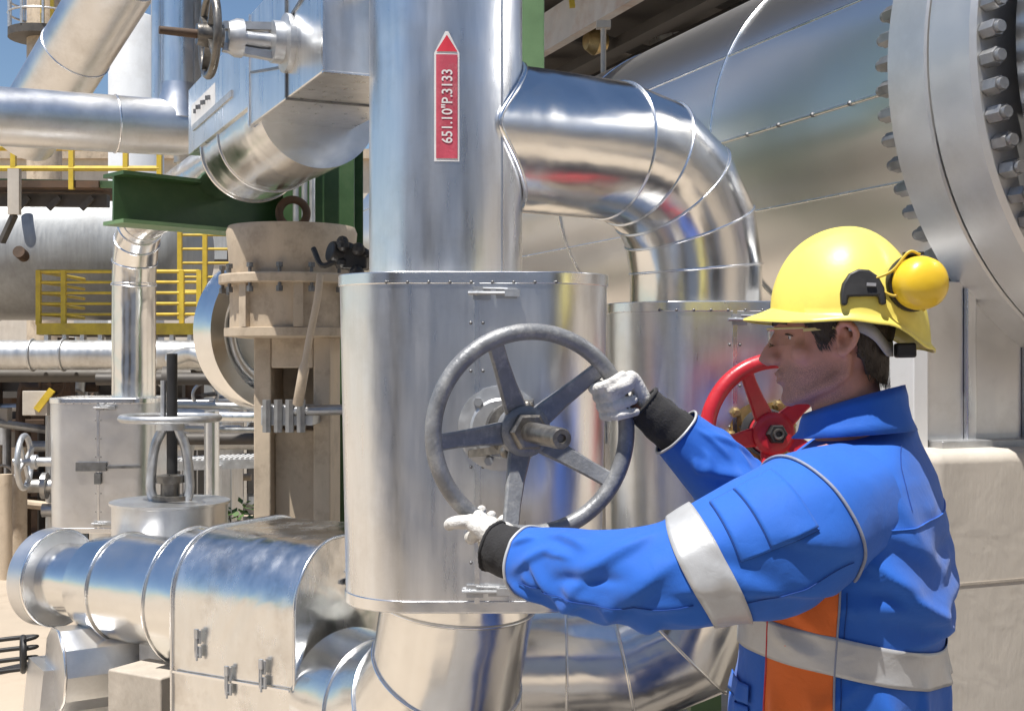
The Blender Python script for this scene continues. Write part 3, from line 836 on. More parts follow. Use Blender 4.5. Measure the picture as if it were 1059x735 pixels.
# round silver ring behind it
t = thing('pipe_end_ring', 'big round silver pipe end ring behind the beige valve', 'pipe ring', P(300,345,4.55))
rc = P(292,343,4.55); ra = Vector((-.55,.83,0)).normalized()*-1      # opens to the right, towards the camera
ra = Vector((.66,-.75,0)).normalized()
build('outer_band', MB().lathe([(.255,-.13),(.288,-.125),(.292,-.02),(.286,0),(.235,.002),(.235,-.10),(.10,-.12)], rc, ra, 72), alu_shiny, t, 25)
build('inner_ring', MB().torus(rc - ra*.03, ra, .19, .02, 60, 12), alu_dull, t, 60)
build('barrel', MB().cyl(rc-ra*.11, rc-ra*.11+Vector((.25,.6,0)), .10), alu_dull, t)
build('support_leg', MB().cyl(Vector((rc.x,rc.y+.2,0)), rc+Vector((0,.2,-.2)), .05), galv, t)

# ------------------------------------------------------------------ far left valve enclosure
eY = 6.05; ex = P(117,0,eY).x
t = enclosure((ex,eY), .50, .44, .09, .775, 1.40, 'dull aluminium valve enclosure at far left under the overhead pipe', .98, .0, alu_dull)
t['group'] = 'aluminium enclosures round the valves'
build('mid_latch', MB().bar((ex-.10,eY-.224,1.08),(ex+.20,eY-.224,1.085),.012,.012).box((ex-.03,eY-.226,1.085),(.14,.015,.04)).box((ex,eY-.226,1.03),(.03,.012,.05)), steel_dk, t)
build('lower_pipe', MB().cyl((ex,eY,.0),(ex,eY,.78),.11), alu_dull, t)
t = thing('valve_handwheel', 'pale edge-on handwheel beside the far left valve enclosure', 'handwheel', (ex-.45,eY,1.09))
wc = Vector((ex-.42,eY-.02,1.09))
build('rim', MB().torus(wc,(1,.12,0),.125,.014,48,10), galv, t, 60)
for k in range(4):
    a = R_(30+90*k); build('spoke', MB().bar(wc,wc+Vector((0,math.cos(a),math.sin(a)))*.12,.015,.015), galv, t)
m = MB(); m.lathe([(.018,-.05),(.018,.03),(.035,.035),(.035,.06),(.022,.065),(.022,.15),(.05,.155),(.05,.185)], wc, (1,.05,0), 16)
build('stem', m, galv, t)

# ------------------------------------------------------------------ tank, platforms and pipes in the background, left
t = thing('horizontal_tank', 'long grey horizontal tank in the left background', 'tank', (-4.5,11.2,1.86))
tz_ = 1.6 + 106/1300*11.2
m = MB(); prof = [(.02,-.26),(.25,-.24),(.45,-.17),(.56,-.08),(.60,0),(.60,4.6),(.56,4.68),(.3,4.8),(.02,4.84)]
m.lathe(prof, (-2.95,11.2,tz_), (-1,0,0), 64); build('shell', m, tank_m, t, 40)
for x in (-3.3,-4.6,-5.9): seam(t, ring_pts((x,11.2,tz_),(1,0,0),.604), .008, tank_m, 'strap')
for x in (-3.6,-5.6): build('saddle', MB().box((x,11.2,.9),(.25,.9,1.8)), concrete, t)
for (px,py) in ((22,205),(25,265)): build('nozzle', MB().cyl(P(px,py,10.62),P(px,py,10.62)+Vector((0,-.12,.03)),.05), rust, t)

def railing(name, label, pts, h, nr, r=.016, posts=None, grp='yellow railings', mat=None):
    t = thing(name, label, 'railing', pts[0], grp)
    mt = mat or yellow_p
    for k in range(nr):
        z = h*(k+1)/nr
        build('rail', MB().tube([Vector(p)+Vector((0,0,z)) for p in pts], r if k == nr-1 else r*.8, 8), mt, t)
    for q in posts or pts:
        build('post', MB().bar(Vector(q),Vector(q)+Vector((0,0,h+.01)),.035,.035), mt, t)
    return t
pY = 9.4
b0 = P(40,336,pY); b1 = P(206,336,pY)
railing('yellow_railing','yellow railing with five rails round the tank platform',[b0+Vector((0,1.0,0)),b0,b1],.40,5,.014,[b0,P(66,336,pY),P(128,336,pY),P(188,336,pY),b1])
t = thing('platform', 'yellow edged steel platform below the grey tank', 'platform', b0)
build('edge_beam', MB().bar(b0-Vector((0,.02,.03)),b1-Vector((0,.02,.03)),.05,.085), yellow_p, t)
build('deck', MB().box(((b0.x+b1.x)/2,pY+.55,b0.z-.05),(b1.x-b0.x,1.1,.05)), dark_st, t)
for x in (b0.x+.1,b1.x-.1): build('leg', MB().box((x,pY+.3,b0.z/2-.04),(.10,.10,b0.z-.1)), rust, t)
for k in range(9):
    x = b0.x + (b1.x-b0.x)*(k+.5)/9
    build('bracket', MB().box((x,pY-.0,b0.z-.10),(.03,.06,.10)), galv, t)
c0 = P(186,330,10.0)
railing('yellow_railing','tall yellow ladder-like railing right of the tank end',[c0,P(212,330,10.0),P(246,330,10.0)],.78,7,.013,[c0,P(212,330,10.0),P(246,330,10.0)])
d0 = P(-60,196,9.0); d1 = P(165,196,9.0)
t = railing('yellow_railing','yellow double railing high on the left above the grey tank',[d0,d1],.30,2,.024,[d0,P(14,196,9),P(74,196,9),P(130,196,9),d1])
t = thing('upper_platform', 'dark rusty grating platform above the grey tank', 'platform', P(50,206,9.2))
build('edge_beam', MB().bar(P(-80,187,9.05),P(118,191,9.05),.04,.05), green_l, t)
build('deck', MB().bar(P(-80,197,9.4),P(120,198,9.4),.8,.05), rust, t)
build('joist', MB().bar(P(-80,206,9.2),P(112,208,9.2),.08,.09), dark_st, t)
for px in (30,62,96): build('joist_bracket', MB().bar(P(px,204,9.12),P(px-12,216,9.12),.03,.04), dark_st, t)
build('hanger', MB().bar(P(15,175,8.9),P(15,222,8.9),.08,.05), conc_w, t)
build('platform_leg', MB().box((P(-30,0,9.4).x,9.4,1.4),(.14,.14,2.8)), rust, t)
build('leg_brace', MB().bar(P(15,222,8.9),P(2,250,9.0),.04,.04), dark_st, t)
# lagged pipe below the platform
t = thing('lagged_pipe', 'horizontal lagged pipe with lumpy jacket under the yellow railing', 'pipe', P(100,366,8.9))
l0 = P(8,367,8.9); l1 = P(206,367,8.9)
build('jacket', MB().tube([P(-70,367,8.9),l0,l1,P(212,372,9.2)],.105,32), alu_far, t)
for px in (34,66,160): seam(t, ring_pts(P(px,367,8.9),(1,0,0),.108),.01, alu_far)
build('lower_pipe', MB().tube([P(-70,388,9.1),P(215,388,9.1)],.05,16), dark_st, t)
build('end_bend', MB().tube(catmull([P(176,372,8.7),P(200,366,8.6),P(232,380,8.5),P(262,376,8.5)],6),.05,16), alu_far, t)
build('hanger', MB().box((P(-50,0,8.9).x,8.9,.75),(.1,.1,1.5)), rust, t)
# dark pipe rack at far left
t = thing('pipe_rack', 'dark rusty pipe rack with small pipes at the far left', 'pipe rack', P(50,560,10.2)*1)
t.location.z = 0
for px, Y in ((-8,10),(22,10.6),(56,10.2),(98,10.6),(160,10.9)):
    build('upright', MB().box((P(px,0,Y).x,Y,.78),(.12,.12,1.56)), rust, t)
for py, Y in ((398,10.1),(405,10.5),(440,10.4),(520,10.3)):
    build('crossbeam', MB().bar(P(-30,py,Y),P(190,py,Y),.10,.10), dark_st if py < 410 else rust, t)
random.seed(11)
for k in range(12):
    px = random.uniform(-5,105); Y = random.uniform(9.6,10.8); mt = random.choice((galv,rust,conc_w,dark_st,alu_far,beige_p))
    build('small_pipe', MB().cyl((P(px,0,Y).x,Y,0),(P(px,0,Y).x,Y,random.uniform(.7,1.45)),random.uniform(.02,.05),n=12), mt, t)
build('rear_panel', MB().box((P(55,0,11.4).x,11.4,.75),(2.6,.06,1.5)), rust, t)
random.seed(23)
for k in range(16):
    px = random.uniform(-8,118); py = random.uniform(392,535); Y = random.uniform(9.3,10.0); q = P(px,py,Y); kd = k % 4
    if kd == 0: build('junction_box', MB().box(q,(random.uniform(.10,.22),.10,random.uniform(.10,.25))), random.choice((galv,conc_w,dark_st)), t, 30, .006)
    elif kd == 1:
        sp = Vector((random.uniform(-.6,.6),random.uniform(-.2,.2),random.uniform(-.25,.25)))
        build('small_pipe', MB().tube([q-sp,q+sp],random.uniform(.015,.035),10), random.choice((galv,rust,alu_far,beige_p)), t)
    elif kd == 2:
        w0 = build('small_wheel', MB().torus(q,(random.uniform(-.5,.5),-1,0),.09,.012,28,8), random.choice((galv,rust,conc_w)), t, 60)
        build('wheel_stem', MB().cyl(q-Vector((0,.06,0)),q+Vector((0,.35,0)),.016,n=8).bar(q-Vector((.09,0,0)),q+Vector((.09,0,0)),.012,.012).bar(q-Vector((0,0,.09)),q+Vector((0,0,.09)),.012,.012), rust, w0)
    else: build('pipe_flange', MB().lathe([(.05,-.16),(.05,-.02),(.10,-.018),(.10,.018),(.05,.02),(.05,.16)], q, random.choice(((1,.1,0),(0,0,1))), 16), random.choice((galv,rust,alu_far)), t)
random.seed(41)
for k in range(22):
    px = random.uniform(-20,250); py = random.uniform(352,500); Y = random.uniform(9.7,10.9); ln = random.uniform(.3,1.3)
    q = P(px,py,Y); mt = random.choice((rust,dark_st,dark_st,galv,alu_far,beige_p))
    if k % 3: build('small_pipe', MB().tube([q-Vector((ln/2,0,0)),q+Vector((ln/2,.1,0))],random.uniform(.015,.045),10), mt, t)
    else: build('small_pipe', MB().tube(catmull([Vector((q.x,q.y,0)),Vector((q.x,q.y,q.z-.12)),q+Vector((.12,0,0)),q+Vector((.12+ln/2,0,0))],5),random.uniform(.02,.04),10), mt, t)
build('yellow_handle', MB().bar(P(38,424,9.4),P(54,403,9.4),.03,.05), yellow_p, t)
build('beige_tube', MB().cyl(P(20,462,9.2),Vector((P(20,0,9.2).x,9.2,0)),.055,n=16), beige_p, t)
build('beige_tube', MB().cyl(P(6,490,9.0),Vector((P(6,0,9.0).x,9.0,0)),.045,n=16), beige_p, t)
# sloping and horizontal headers at upper left
t = thing('sloping_pipe', 'thick sloping aluminium clad pipe crossing the upper left corner', 'pipe', P(52,100,7.6))
sa = P(38,118,7.7); sb = P(133,-36,7.0)
build('barrel', MB().tube([sa-(sb-sa).normalized()*.2,sb+(sb-sa).normalized()*1.5],.205,56), alu_dull, t)
for f in (.45,.95): seam(t, ring_pts(sa.lerp(sb,f),sb-sa,.207),.004)
t = thing('header_pipe', 'wide horizontal aluminium clad header pipe with upright branch at upper left', 'pipe', P(90,122,6.6))
ha = P(-40,118,6.3); hb = P(208,134,6.9)
build('barrel', MB().tube([ha,hb],.150,56), alu_dull, t)
seam(t, ring_pts(ha.lerp(hb,.62),hb-ha,.152),.004)
v0 = ha.lerp(hb,.895)
build('branch', MB().tube([v0,v0+Vector((0,0,1.2))],.088,40), alu, t)
build('saddle_flash', MB().lathe([(.152,0),(.10,.14),(.092,.20)], v0+Vector((0,0,.04)), (0,0,1), 30), alu_dull, t)
build('hanger_post', MB().box((ha.x+.1,6.3,1.3),(.1,.1,2.4)), galv, t)
t = build('upright_pipe', MB().cyl((P(194,0,6.95).x,6.95,2.66),(P(194,0,6.95).x,6.95,4.4),.075,n=32), alu_far, None, 40, loc=(P(194,0,6.95).x,6.95,2.66))
tag(t, 'dull upright pipe rising behind the header pipe branch', 'pipe')
t = build('upright_pipe', MB().cyl((P(163,0,6.8).x,6.8,2.72),(P(163,0,6.8).x,6.8,4.2),.035,n=24), alu, None, 40, loc=(P(163,0,6.8).x,6.8,2.72))
tag(t, 'thin bluish upright pipe left of the header pipe branch', 'pipe')
# white vessel and tower behind
t = thing('white_vessel', 'tall white vessel behind the header pipe', 'vessel', (P(140,0,14).x,14,0))
build('shell', MB().lathe([(.30,0),(.30,5.2),(.24,5.35),(.05,5.42)], (P(141,0,14).x,14,0), n=48), white_p, t)
seam(t, ring_pts((P(141,0,14).x,14,3.4),(0,0,1),.303),.01, white_p)
t = thing('process_tower', 'distant process tower with round railed platform at the top left', 'tower', (P(46,0,24).x,24,0))
tc_ = Vector((P(46,0,24).x,24,0))
build('column', MB().lathe([(.32,0),(.32,9.6),(.2,9.9)], tc_, n=32), beige_p, t)
pz = P(0,33,24).z
build('platform_deck', MB().lathe([(.3,pz-.15),(.66,pz-.15),(.66,pz),(.3,pz)], tc_, n=24), dark_st, t)
for z in (.3,.55,.8): build('rail', MB().torus(tc_+Vector((0,0,pz+z)),(0,0,1),.65,.022,32,6), galv, t)
for k in range(10):
    a = 2*math.pi*k/10; q = tc_+Vector((math.cos(a)*.65,math.sin(a)*.65,pz)); build('rail_post', MB().bar(q,q+Vector((0,0,.82)),.04,.04), galv, t)
build('yellow_ladder', MB().bar(tc_+Vector((.15,-.5,pz)),tc_+Vector((.15,-.5,pz+2)),.06,.06).bar(tc_+Vector((.33,-.5,pz)),tc_+Vector((.33,-.5,pz+2)),.06,.06), yellow_p, t)
# low clutter right of the far left enclosure
t = thing('cable_tray', 'galvanised cable tray on posts behind the gate valve', 'cable tray', (P(240,0,6.8).x,6.8,0))
q0 = P(168,482,6.8); q1 = P(300,478,6.8)
build('rail', MB().bar(q0,q1,.02,.05), galv, t)
build('rail', MB().bar(q0+Vector((0,.25,0)),q1+Vector((0,.25,0)),.02,.05), galv, t)
for k in range(24): 
    p = q0.lerp(q1,(k+.5)/24); build('rung', MB().bar(p+Vector((0,.0,.02)),p+Vector((0,.25,.02)),.012,.03), white_p, t)
for px in (222,270): build('post', MB().box((P(px,0,6.75).x,6.75,.5),(.06,.06,1.02)), white_p, t)
t = build('upright_pipe', MB().cyl((P(219,0,5.9).x,5.9,0),(P(219,0,5.9).x,5.9,1.34),.035,n=20), alu, None, 40, loc=(P(219,0,5.9).x,5.9,0))
tag(t, 'short bright upright pipe behind the gate valve', 'pipe')
t = thing('pipe_bundle', 'three thin silver pipes running level behind the gate valve', 'pipes', P(240,432,6.2))
for py, r in ((420,.018),(431,.026),(444,.016)):
    build('pipe', MB().tube([P(150,py-2,6.2),P(240,py,6.3),P(345,py+1,6.4)],r,12), alu if py==431 else alu_far, t)
for px in (165,300): build('stand', MB().box((P(px,0,6.3).x,6.33,.6),(.05,.04,1.2)), galv, t)
t = thing('small_valve_group', 'cluster of little valves and thin pipes behind the flat lying handwheel', 'valves', (P(235,0,7.6).x,7.6,0))
random.seed(31)
for k in range(12):
    px = random.uniform(168,292); py = random.uniform(385,500); Y = random.uniform(7.2,8.0); q = P(px,py,Y)
    if k % 3 == 0: build('small_pipe', MB().tube(catmull([Vector((q.x,q.y,0)),Vector((q.x,q.y,q.z*.8)),q,q+Vector((random.choice((-.25,.25)),0,.05))],5),.022,10), random.choice((alu_far,galv,white_p)), t)
    elif k % 3 == 1:
        w0 = build('small_wheel', MB().torus(q,(random.uniform(-.4,.4),-1,0),.075,.011,28,8), random.choice((galv,dark_st,red_p if k == 4 else galv)), t, 60)
        build('wheel_stem', MB().cyl(q-Vector((0,.05,0)),q+Vector((0,.3,0)),.015,n=8).bar(q-Vector((.075,0,0)),q+Vector((.075,0,0)),.01,.01), dark_st, w0)
    else: build('pipe_flange', MB().lathe([(.035,-.4),(.035,-.02),(.075,-.018),(.075,.018),(.035,.02),(.035,.4)], q, (1,.1,0), 16), random.choice((alu_far,galv,dark_st)), t)
t = thing('white_cabinet', 'pale cabinet with dark doors behind the gate valve', 'cabinet', (P(200,0,9.5).x,9.5,0))
build('case', MB().box((P(208,0,9.5).x,9.5,.72),(.55,.4,1.1)).box((P(208,0,9.5).x,9.5,.09),(.5,.36,.18)), alu_far, t, 30, .01)
for px in (196,212): build('door', MB().box((P(px,0,9.3).x,9.295,.75),(.10,.01,.6)), dark_st, t)
t = thing('container', 'pale box container beyond the cable tray', 'container', (P(250,0,13).x,13,0))
build('walls', MB().box((P(262,0,13).x,13,.75),(1.5,.8,1.3)).box((P(262,0,13).x,13,.06),(1.4,.7,.12)), tank_m, t, 30, .01)
build('door', MB().box((P(252,0,12.6).x,12.596,.62),(.3,.01,.8)), dark_st, t)
for k in range(6): build('rib', MB().box((P(222+16*k,0,12.6).x,12.59,.75),(.03,.02,1.25)), conc_w, t)
def shrub(label, c, w, h, n, seed):
    random.seed(seed); m = MB(); c = Vector(c)
    for k in range(n):
        th = random.uniform(0,6.28); rr = w*math.sqrt(random.random()); z = random.uniform(.05,1)*h*(1-.4*(rr/w)**2)
        p = c+Vector((rr*math.cos(th),rr*math.sin(th),z)); d = Vector((random.gauss(0,1),random.gauss(0,1),random.gauss(.3,.7))).normalized()
        a,b = perp(d); s = random.uniform(.03,.07)
        m.add([p,p+a*s*.4+d*s*.5,p+d*s,p-a*s*.4+d*s*.5],[(0,1,2,3)])
    t = thing('shrub', label, 'shrub', c)
    lf = pmat('shrub leaves', (.07,.14,.03), .6, 0, .4, 30, 0)
    build('foliage', m, lf, t)
    s = MB()
    for k in range(7): s.cyl(c, c+Vector((random.uniform(-w,w)*.6,random.uniform(-w,w)*.6,h*.8)), .012, .005, 6)
    build('stems', s, rust, t)
shrub('green shrub beyond the cable tray', (P(252,0,9).x,9.0,0), .36, .55, 900, 4)
t = thing('pipe_stanchion', 'low green steel stanchion under the end of the red wheel pipe', 'stanchion', (P(728,0,3.75).x,3.75,0))
sc_ = Vector((P(728,0,3.75).x,3.75,0))
build('post', MB().box(sc_+Vector((0,0,.34)),(.09,.09,.66)), green_l, t, 30, .003)
build('saddle', MB().box(sc_+Vector((0,0,.68)),(.22,.16,.02)), green_l, t, 30, .003)
build('base_plate', MB().box(sc_+Vector((0,0,.01)),(.2,.2,.012)), green_l, t)
# long plant building closing the view
t = thing('plant_building', 'long pale plant building with window band closing the view', 'building', (-9,27,0))
build('wall', MB().box((-6.5,29,2.9),(16,4,5.8)), conc_w, t)
build('roof', MB().box((-6.5,29,5.9),(16.4,4.4,.2)), beige_p, t)
for k in range(9):
    w_ = build('window', MB().box((-13+1.6*k,26.99,4.2),(1.1,.06,1.2)), dark_st, t)
    build('pane', MB().box((-13+1.6*k,26.955,4.2),(.98,.02,1.08)), tank_m, w_)
for k in range(4): build('door', MB().box((-12+3.4*k,26.99,1.3),(1.6,.05,2.6)), tank_m, t)
t = thing('dark_shed', 'dark steel framed shed in the background behind the valves', 'shed', (-1,16,0))
build('wall', MB().box((-.6,17.4,1.55),(5.2,2,3.1)), rust, t)
build('roof', MB().box((-.6,17.4,3.2),(5.5,2.3,.2)), dark_st, t)
for k in range(6): build('post', MB().box((-3.0+.95*k,16.37,1.55),(.12,.05,3.1)), beige_p, t)

# ------------------------------------------------------------------ overhead steelwork and pipe, upper right
t = thing('overhead_platform', 'overhead pipe bridge of pale and dark beams above the large pipe', 'pipe bridge', (.3,7,3.3))
pc = Vector((.38,7.0,3.47)); pd = bp_a; pn_ = Vector((pd.y,-pd.x,0))
def br(off, z, w, h, mt, s0=-2.0, s1=4.0, name='beam'):
    a = pc+pd*s0+pn_*off+Vector((0,0,z)); b = pc+pd*s1+pn_*off+Vector((0,0,z))
    return build(name, MB().bar(a,b,w,h), mt, t)
br(-.05,.0,.06,.22,beam_w,name='fascia_beam'); br(.25,-.12,.10,.06,dark_st); br(.55,-.15,.08,.16,dark_st); br(.95,-.08,.10,.16,rust); br(1.35,-.05,.10,.18,dark_st)
br(.65,.25,2.0,.04,dark_st,name='deck'); br(-.3,.42,.05,.10,dark_st); br(-.7,.50,.08,.10,rust); br(-.5,.62,1.2,.03,dark_st,name='deck')
for k in range(5):
    a = pc+pd*(-1.4+k*1.1)+Vector((0,0,-.02)); build('cross_member', MB().bar(a-pn_*.9+Vector((0,0,.3)),a+pn_*1.5,.06,.08), dark_st, t)
build('small_pipe', MB().tube([pc+pd*-2+pn_*.4+Vector((0,0,-.22)),pc+pd*4+pn_*.4+Vector((0,0,-.22))],.03,12), dark_st, t)
build('yellow_fitting', MB().lathe([(.05,0),(.08,.05),(.05,.12)], P(606,42,7.0), (.8,.3,0), 12), brass, t)
build('beam_clip', MB().bar(P(592,8,6.75),P(590,-10,6.75),.03,.03), yellow_p, t)
for s in (-1.6,3.2): build('leg', MB().box(pc+pd*s+pn_*2.2-Vector((0,0,1.70)),(.16,.16,3.5)), dark_st, t)
for s in (-1.6,3.2): 
    a = pc+pd*s; build('cross_girder', MB().bar(a-pn_*.9+Vector((0,0,.16)),a+pn_*2.25+Vector((0,0,.05)),.10,.12), dark_st, t)
t = build('thin_post', MB().cyl((P(624,0,6.2).x,6.2,0),P(624,28,6.2),.014,n=10).box(P(624,26,6.2),(.07,.05,.035)), conc_w, None, 40, loc=(P(624,0,6.2).x,6.2,0))
tag(t, 'thin pale post with a cap in front of the overhead bridge', 'post')
t = thing('upright_pipe', 'thick upright aluminium pipe with yellow tag above the large pipe', 'pipe', (P(714,0,8.4).x,8.4,0))
up = Vector((P(714,0,8.4).x,8.4,0))
build('barrel', MB().lathe([(.265,0),(.265,5.4)], up, n=48), alu, t)
seam(t, ring_pts(up+Vector((0,0,3.9)),(0,0,1),.268),.006)
build('yellow_tag', MB().box(P(699,5,8.10),(.07,.012,.13)), yellow_p, t)
# ------------------------------------------------------------------ unseen hall added behind the camera to shade ground and darken reflections
t = thing('reflection_hall', 'blue grey sheet metal hall added unseen behind the camera for the cladding to reflect', 'building', (0,-3.4,0))
hall_m = pmat('blue grey sheet wall', (.37,.45,.58), .5, 0, .12, 3, .2, 40, .08)
build('wall', MB().box((2,-5.4,2.2),(30,4,4.4)), hall_m, t)
build('roof', MB().box((2,-5.4,4.5),(30.6,4.3,.2)), steel_dk, t)
for x in (-9,-3,4,11): build('door', MB().box((x,-3.38,1.5),(2.0,.06,3.0)), dark_st, t)  # doors and downpipes added to streak the reflections
for x in (-11,-6,0,7,14): build('downpipe', MB().cyl((x,-3.3,0),(x,-3.3,4.3),.09,n=12), white_p, t)
for x in (-7,-1.2,6.5): build('window', MB().box((x,-3.37,3.6),(2.2,.08,1.0)), white_p, t)

# ------------------------------------------------------------------ the worker
Z = Vector((0,0,1))
person = thing('person', 'worker in blue jacket, yellow helmet and white gloves turning the grey handwheel', 'person', (.57,2.13,0))
HS = 1.0
Hc = Vector((.531,2.10,1.52)); F = Vector((-.994,.11,-.02)).normalized(); L = Z.cross(F).normalized(); U = F.cross(L).normalized()
def H(x,y,z): return Hc + F*x + L*y + U*z
head_tab = [(0,.064,.012,.022),(.012,.077,-.004,.036),(.028,.0765,-.026,.047),(.043,.0805,-.050,.054),(.055,.0825,-.066,.058),(.068,.0795,-.080,.062),
 (.09,.081,-.090,.067),(.113,.081,-.097,.070),(.131,.090,-.100,.072),(.16,.089,-.100,.075),(.19,.077,-.092,.072),(.215,.05,-.065,.055),(.230,.018,-.032,.03),(.235,.0,-.012,.01)]
def spow(c, e): return math.copysign(abs(c)**e, c)
def head_pt(th, z, off=0):
    f, b, w = lerp_tab(head_tab, z)
    c, s = math.cos(th), math.sin(th)
    cx = (f+b)/2; a = (f-b)/2
    e = .86
    x = cx + (a+off)*spow(c,e); y = (w+off)*spow(s, e if c < 0 else .96)
    return x, y
m = MB()
zs = [0,.006,.012,.02,.028,.036,.043,.049,.055,.061,.068,.078,.09,.10,.113,.122,.131,.145,.16,.175,.19,.203,.215,.224,.230,.235]
m.rings([[H(*head_pt(2*math.pi*k/48, z), z) for k in range(48)] for z in zs])
m.tube([H(.082,0,.122),H(.090,0,.105),H(.100,0,.086),H(.104,0,.077),H(.094,0,.069)],[.0065,.008,.0105,.0115,.009],14)   # nose
m.tube([H(.078,0,.112),H(.085,0,.095),H(.090,0,.080),H(.086,0,.071)],[.007,.010,.0135,.010],14)
for s in (-1,1):
    m.tube([H(.060,s*.016,.1125),H(.0695,s*.024,.1175),H(.0710,s*.032,.1190),H(.062,s*.046,.1130)],[.003,.0042,.0045,.003],10)
    m.tube([H(.060,s*.016,.1105),H(.0670,s*.026,.1065),H(.0665,s*.034,.1060),H(.060,s*.046,.1110)],[.003,.0040,.0040,.003],10)
    m.tube([H(.064,s*.010,.010),H(.040,s*.038,.020),H(.006,s*.056,.034),H(-.016,s*.061,.052),H(-.022,s*.066,.085)],[.013,.0125,.0115,.011,.008],14)
for s in (-1,1):
    m.ball(H(.089,s*.0125,.0735), .0095, 12)
    m.ball(H(.048,s*.046,.085), .020, 14)                                   # cheek
    m.tube([H(.083,s*.010,.131),H(.079,s*.032,.133),H(.066,s*.05,.128)],[.006,.0075,.005],10)   # brow ridge
    ear = [H(-.004,s*.076,.120),H(-.010,s*.087,.131),H(-.024,s*.093,.128),H(-.031,s*.092,.112),H(-.023,s*.087,.094),H(-.009,s*.080,.080)]
    m.tube(catmull(ear,5), .0062, 10)
    m.ball(H(-.014,s*.075,.106), .016, 14, (.9,.55,1.25), Matrix((F,L,U)).transposed())
    m.ball(H(-.009,s*.0765,.086), .0085, 10)
m.tube([H(.079,-.024,.0475),H(.0855,0,.0515),H(.079,.024,.0475)],[.003,.0058,.003],10)    # upper lip
m.tube([H(.077,-.022,.042),H(.083,0,.0385),H(.077,.022,.042)],[.003,.0062,.003],10)      # lower lip
m.ball(H(.066,0,.010), .015, 14)
m.tube([H(-.045,0,-.14),H(-.034,0,-.06),H(-.025,0,.02),H(-.02,0,.07)],[.066,.059,.057,.055],28)
m.ball(H(.018,0,-.045), .012, 12)
# body under the clothes, one skin from head to feet
Ft = Vector((-.88,.475,0)).normalized(); Lt = Z.cross(Ft)
def T(f,l,z): return Vector((.566,2.13,z)) + Ft*f + Lt*l
def ell(c, a, b, N=32): return [c + Ft*a*math.cos(2*math.pi*k/N) + Lt*b*math.sin(2*math.pi*k/N) for k in range(N)]
m.rings([ell(T(-.03,0,1.46),.045,.06),ell(T(-.02,0,1.41),.07,.14),ell(T(-.01,0,1.36),.09,.165),ell(T(.0,0,1.22),.115,.16),ell(T(0,0,1.06),.10,.145),ell(T(0,0,.92),.11,.165),ell(T(0,0,.84),.10,.16)])
Lsh = Vector((.488,1.972,1.385)); Lel = Vector((.253,1.925,1.268)); Lwr = Vector((-.005,2.145,1.262))
Rsh = Vector((.655,2.292,1.40)); Rel = Vector((.47,2.36,1.29)); Rwr = Vector((.262,2.335,1.492))
m.tube([T(0,.1,1.40),Lsh,Lel,Lwr],[.06,.056,.042,.028],18); m.tube([T(0,-.1,1.41),Rsh,Rel,Rwr],[.06,.056,.042,.028],18)
m.ball(Lwr+Vector((-.02,.02,.01)),.026,12); m.ball(Rwr+Vector((-.02,0,.01)),.026,12)
feet = []
for s in (-1,1):
    hip, kn, an = T(0,s*.095,.86), T(.03,s*.12,.48), T(-.02,s*.13,.09)
    m.tube([hip,kn,an],[.085,.056,.040],18); m.tube([an+Z*-.03, an+Ft*.15-Z*.045],[.038,.03],14)
    feet.append((hip,kn,an))
body_m = remesh(m, .0042, 3)
def soften(p):
    q = p - Hc; x, y, z = q.dot(F), q.dot(L), q.dot(U)
    if x > 0 and -.02 < z < .2:
        for s in (-1,1):
            d2 = ((y-s*.031)/.016)**2 + ((z-.113)/.010)**2
            if d2 < 6: p = p - F*.0045*math.exp(-d2)
        d2 = (y/.03)**2 + ((z-.0445)/.0022)**2
        if x > .06 and d2 < 6: p = p - F*.0035*math.exp(-d2)
    if abs(y) > .07 and -.05 < x < .01:
        d2 = ((x+.012)/.007)**2 + ((z-.108)/.010)**2
        if d2 < 6: p = p - L*math.copysign(.010,y)*math.exp(-d2)
    return p
body_m.v = [soften(p) for p in body_m.v]
build('body', body_m, skin_m, person, 180)
for s in (-1,1):
    e = build('eye', MB().ball(H(.0580,s*.031,.1125),.0116,16), eye_m, person, 180)
    build('iris', MB().lathe([(.0055,.0085),(.004,.0108),(.001,.0118)], H(.0580,s*.031,.1125), F-L*.1*s-U*.15, 16), iris_m, e)
    build('eyelash', MB().tube([H(.0655,s*.018,.1155),H(.0735,s*.027,.1165),H(.0725,s*.036,.1160),H(.064,s*.047,.1135)],[.0008,.0014,.0015,.0007],6), hair_m, person, 60)
    build('eyebrow', MB().tube([H(.089,s*.012,.1335),H(.0855,s*.030,.1375),H(.073,s*.048,.134)],[.003,.0042,.0022],8), hair_m, person, 60)
# hair
def hair_pt(th, z, off):
    x, y = head_pt(th, max(z,.02), off)
    if math.cos(th) < .2 and z < .10:
        rn = .0615+off; rx = x+.027
        if math.hypot(rx, y) < rn:
            x, y = -.027 + rn*math.cos(th), rn*math.sin(th)
    return x, y
m = MB(); rows = []; nz = 14
for sgn in (1,):
    ths = [R_(62+ (298-62)*k/72) for k in range(73)]
    for i in range(nz):
        row = []
        for th in ths:
            d = math.degrees(th); d = d if d <= 180 else 360-d
            lo = .130 - .032*sm(64,74,d) + .042*sm(82,90,d) - .092*sm(100,110,d) - .016*sm(112,150,d) + .003*noise.noise(Vector((th*18,3,1)))
            z = lo + (.185-lo)*i/(nz-1)
            x, y = hair_pt(th, z, .0045+.004*min(1,i/2)+.0015*noise.noise(Vector((th*14,z*60,0))))
            row.append(H(x, y, z))
        rows.append(row)
W = len(ths)
m.add([p for r in rows for p in r], [(i*W+k,i*W+k+1,(i+1)*W+k+1,(i+1)*W+k) for i in range(nz-1) for k in range(W-1)])
hr = build('hair', m, hair_m, person, 180)
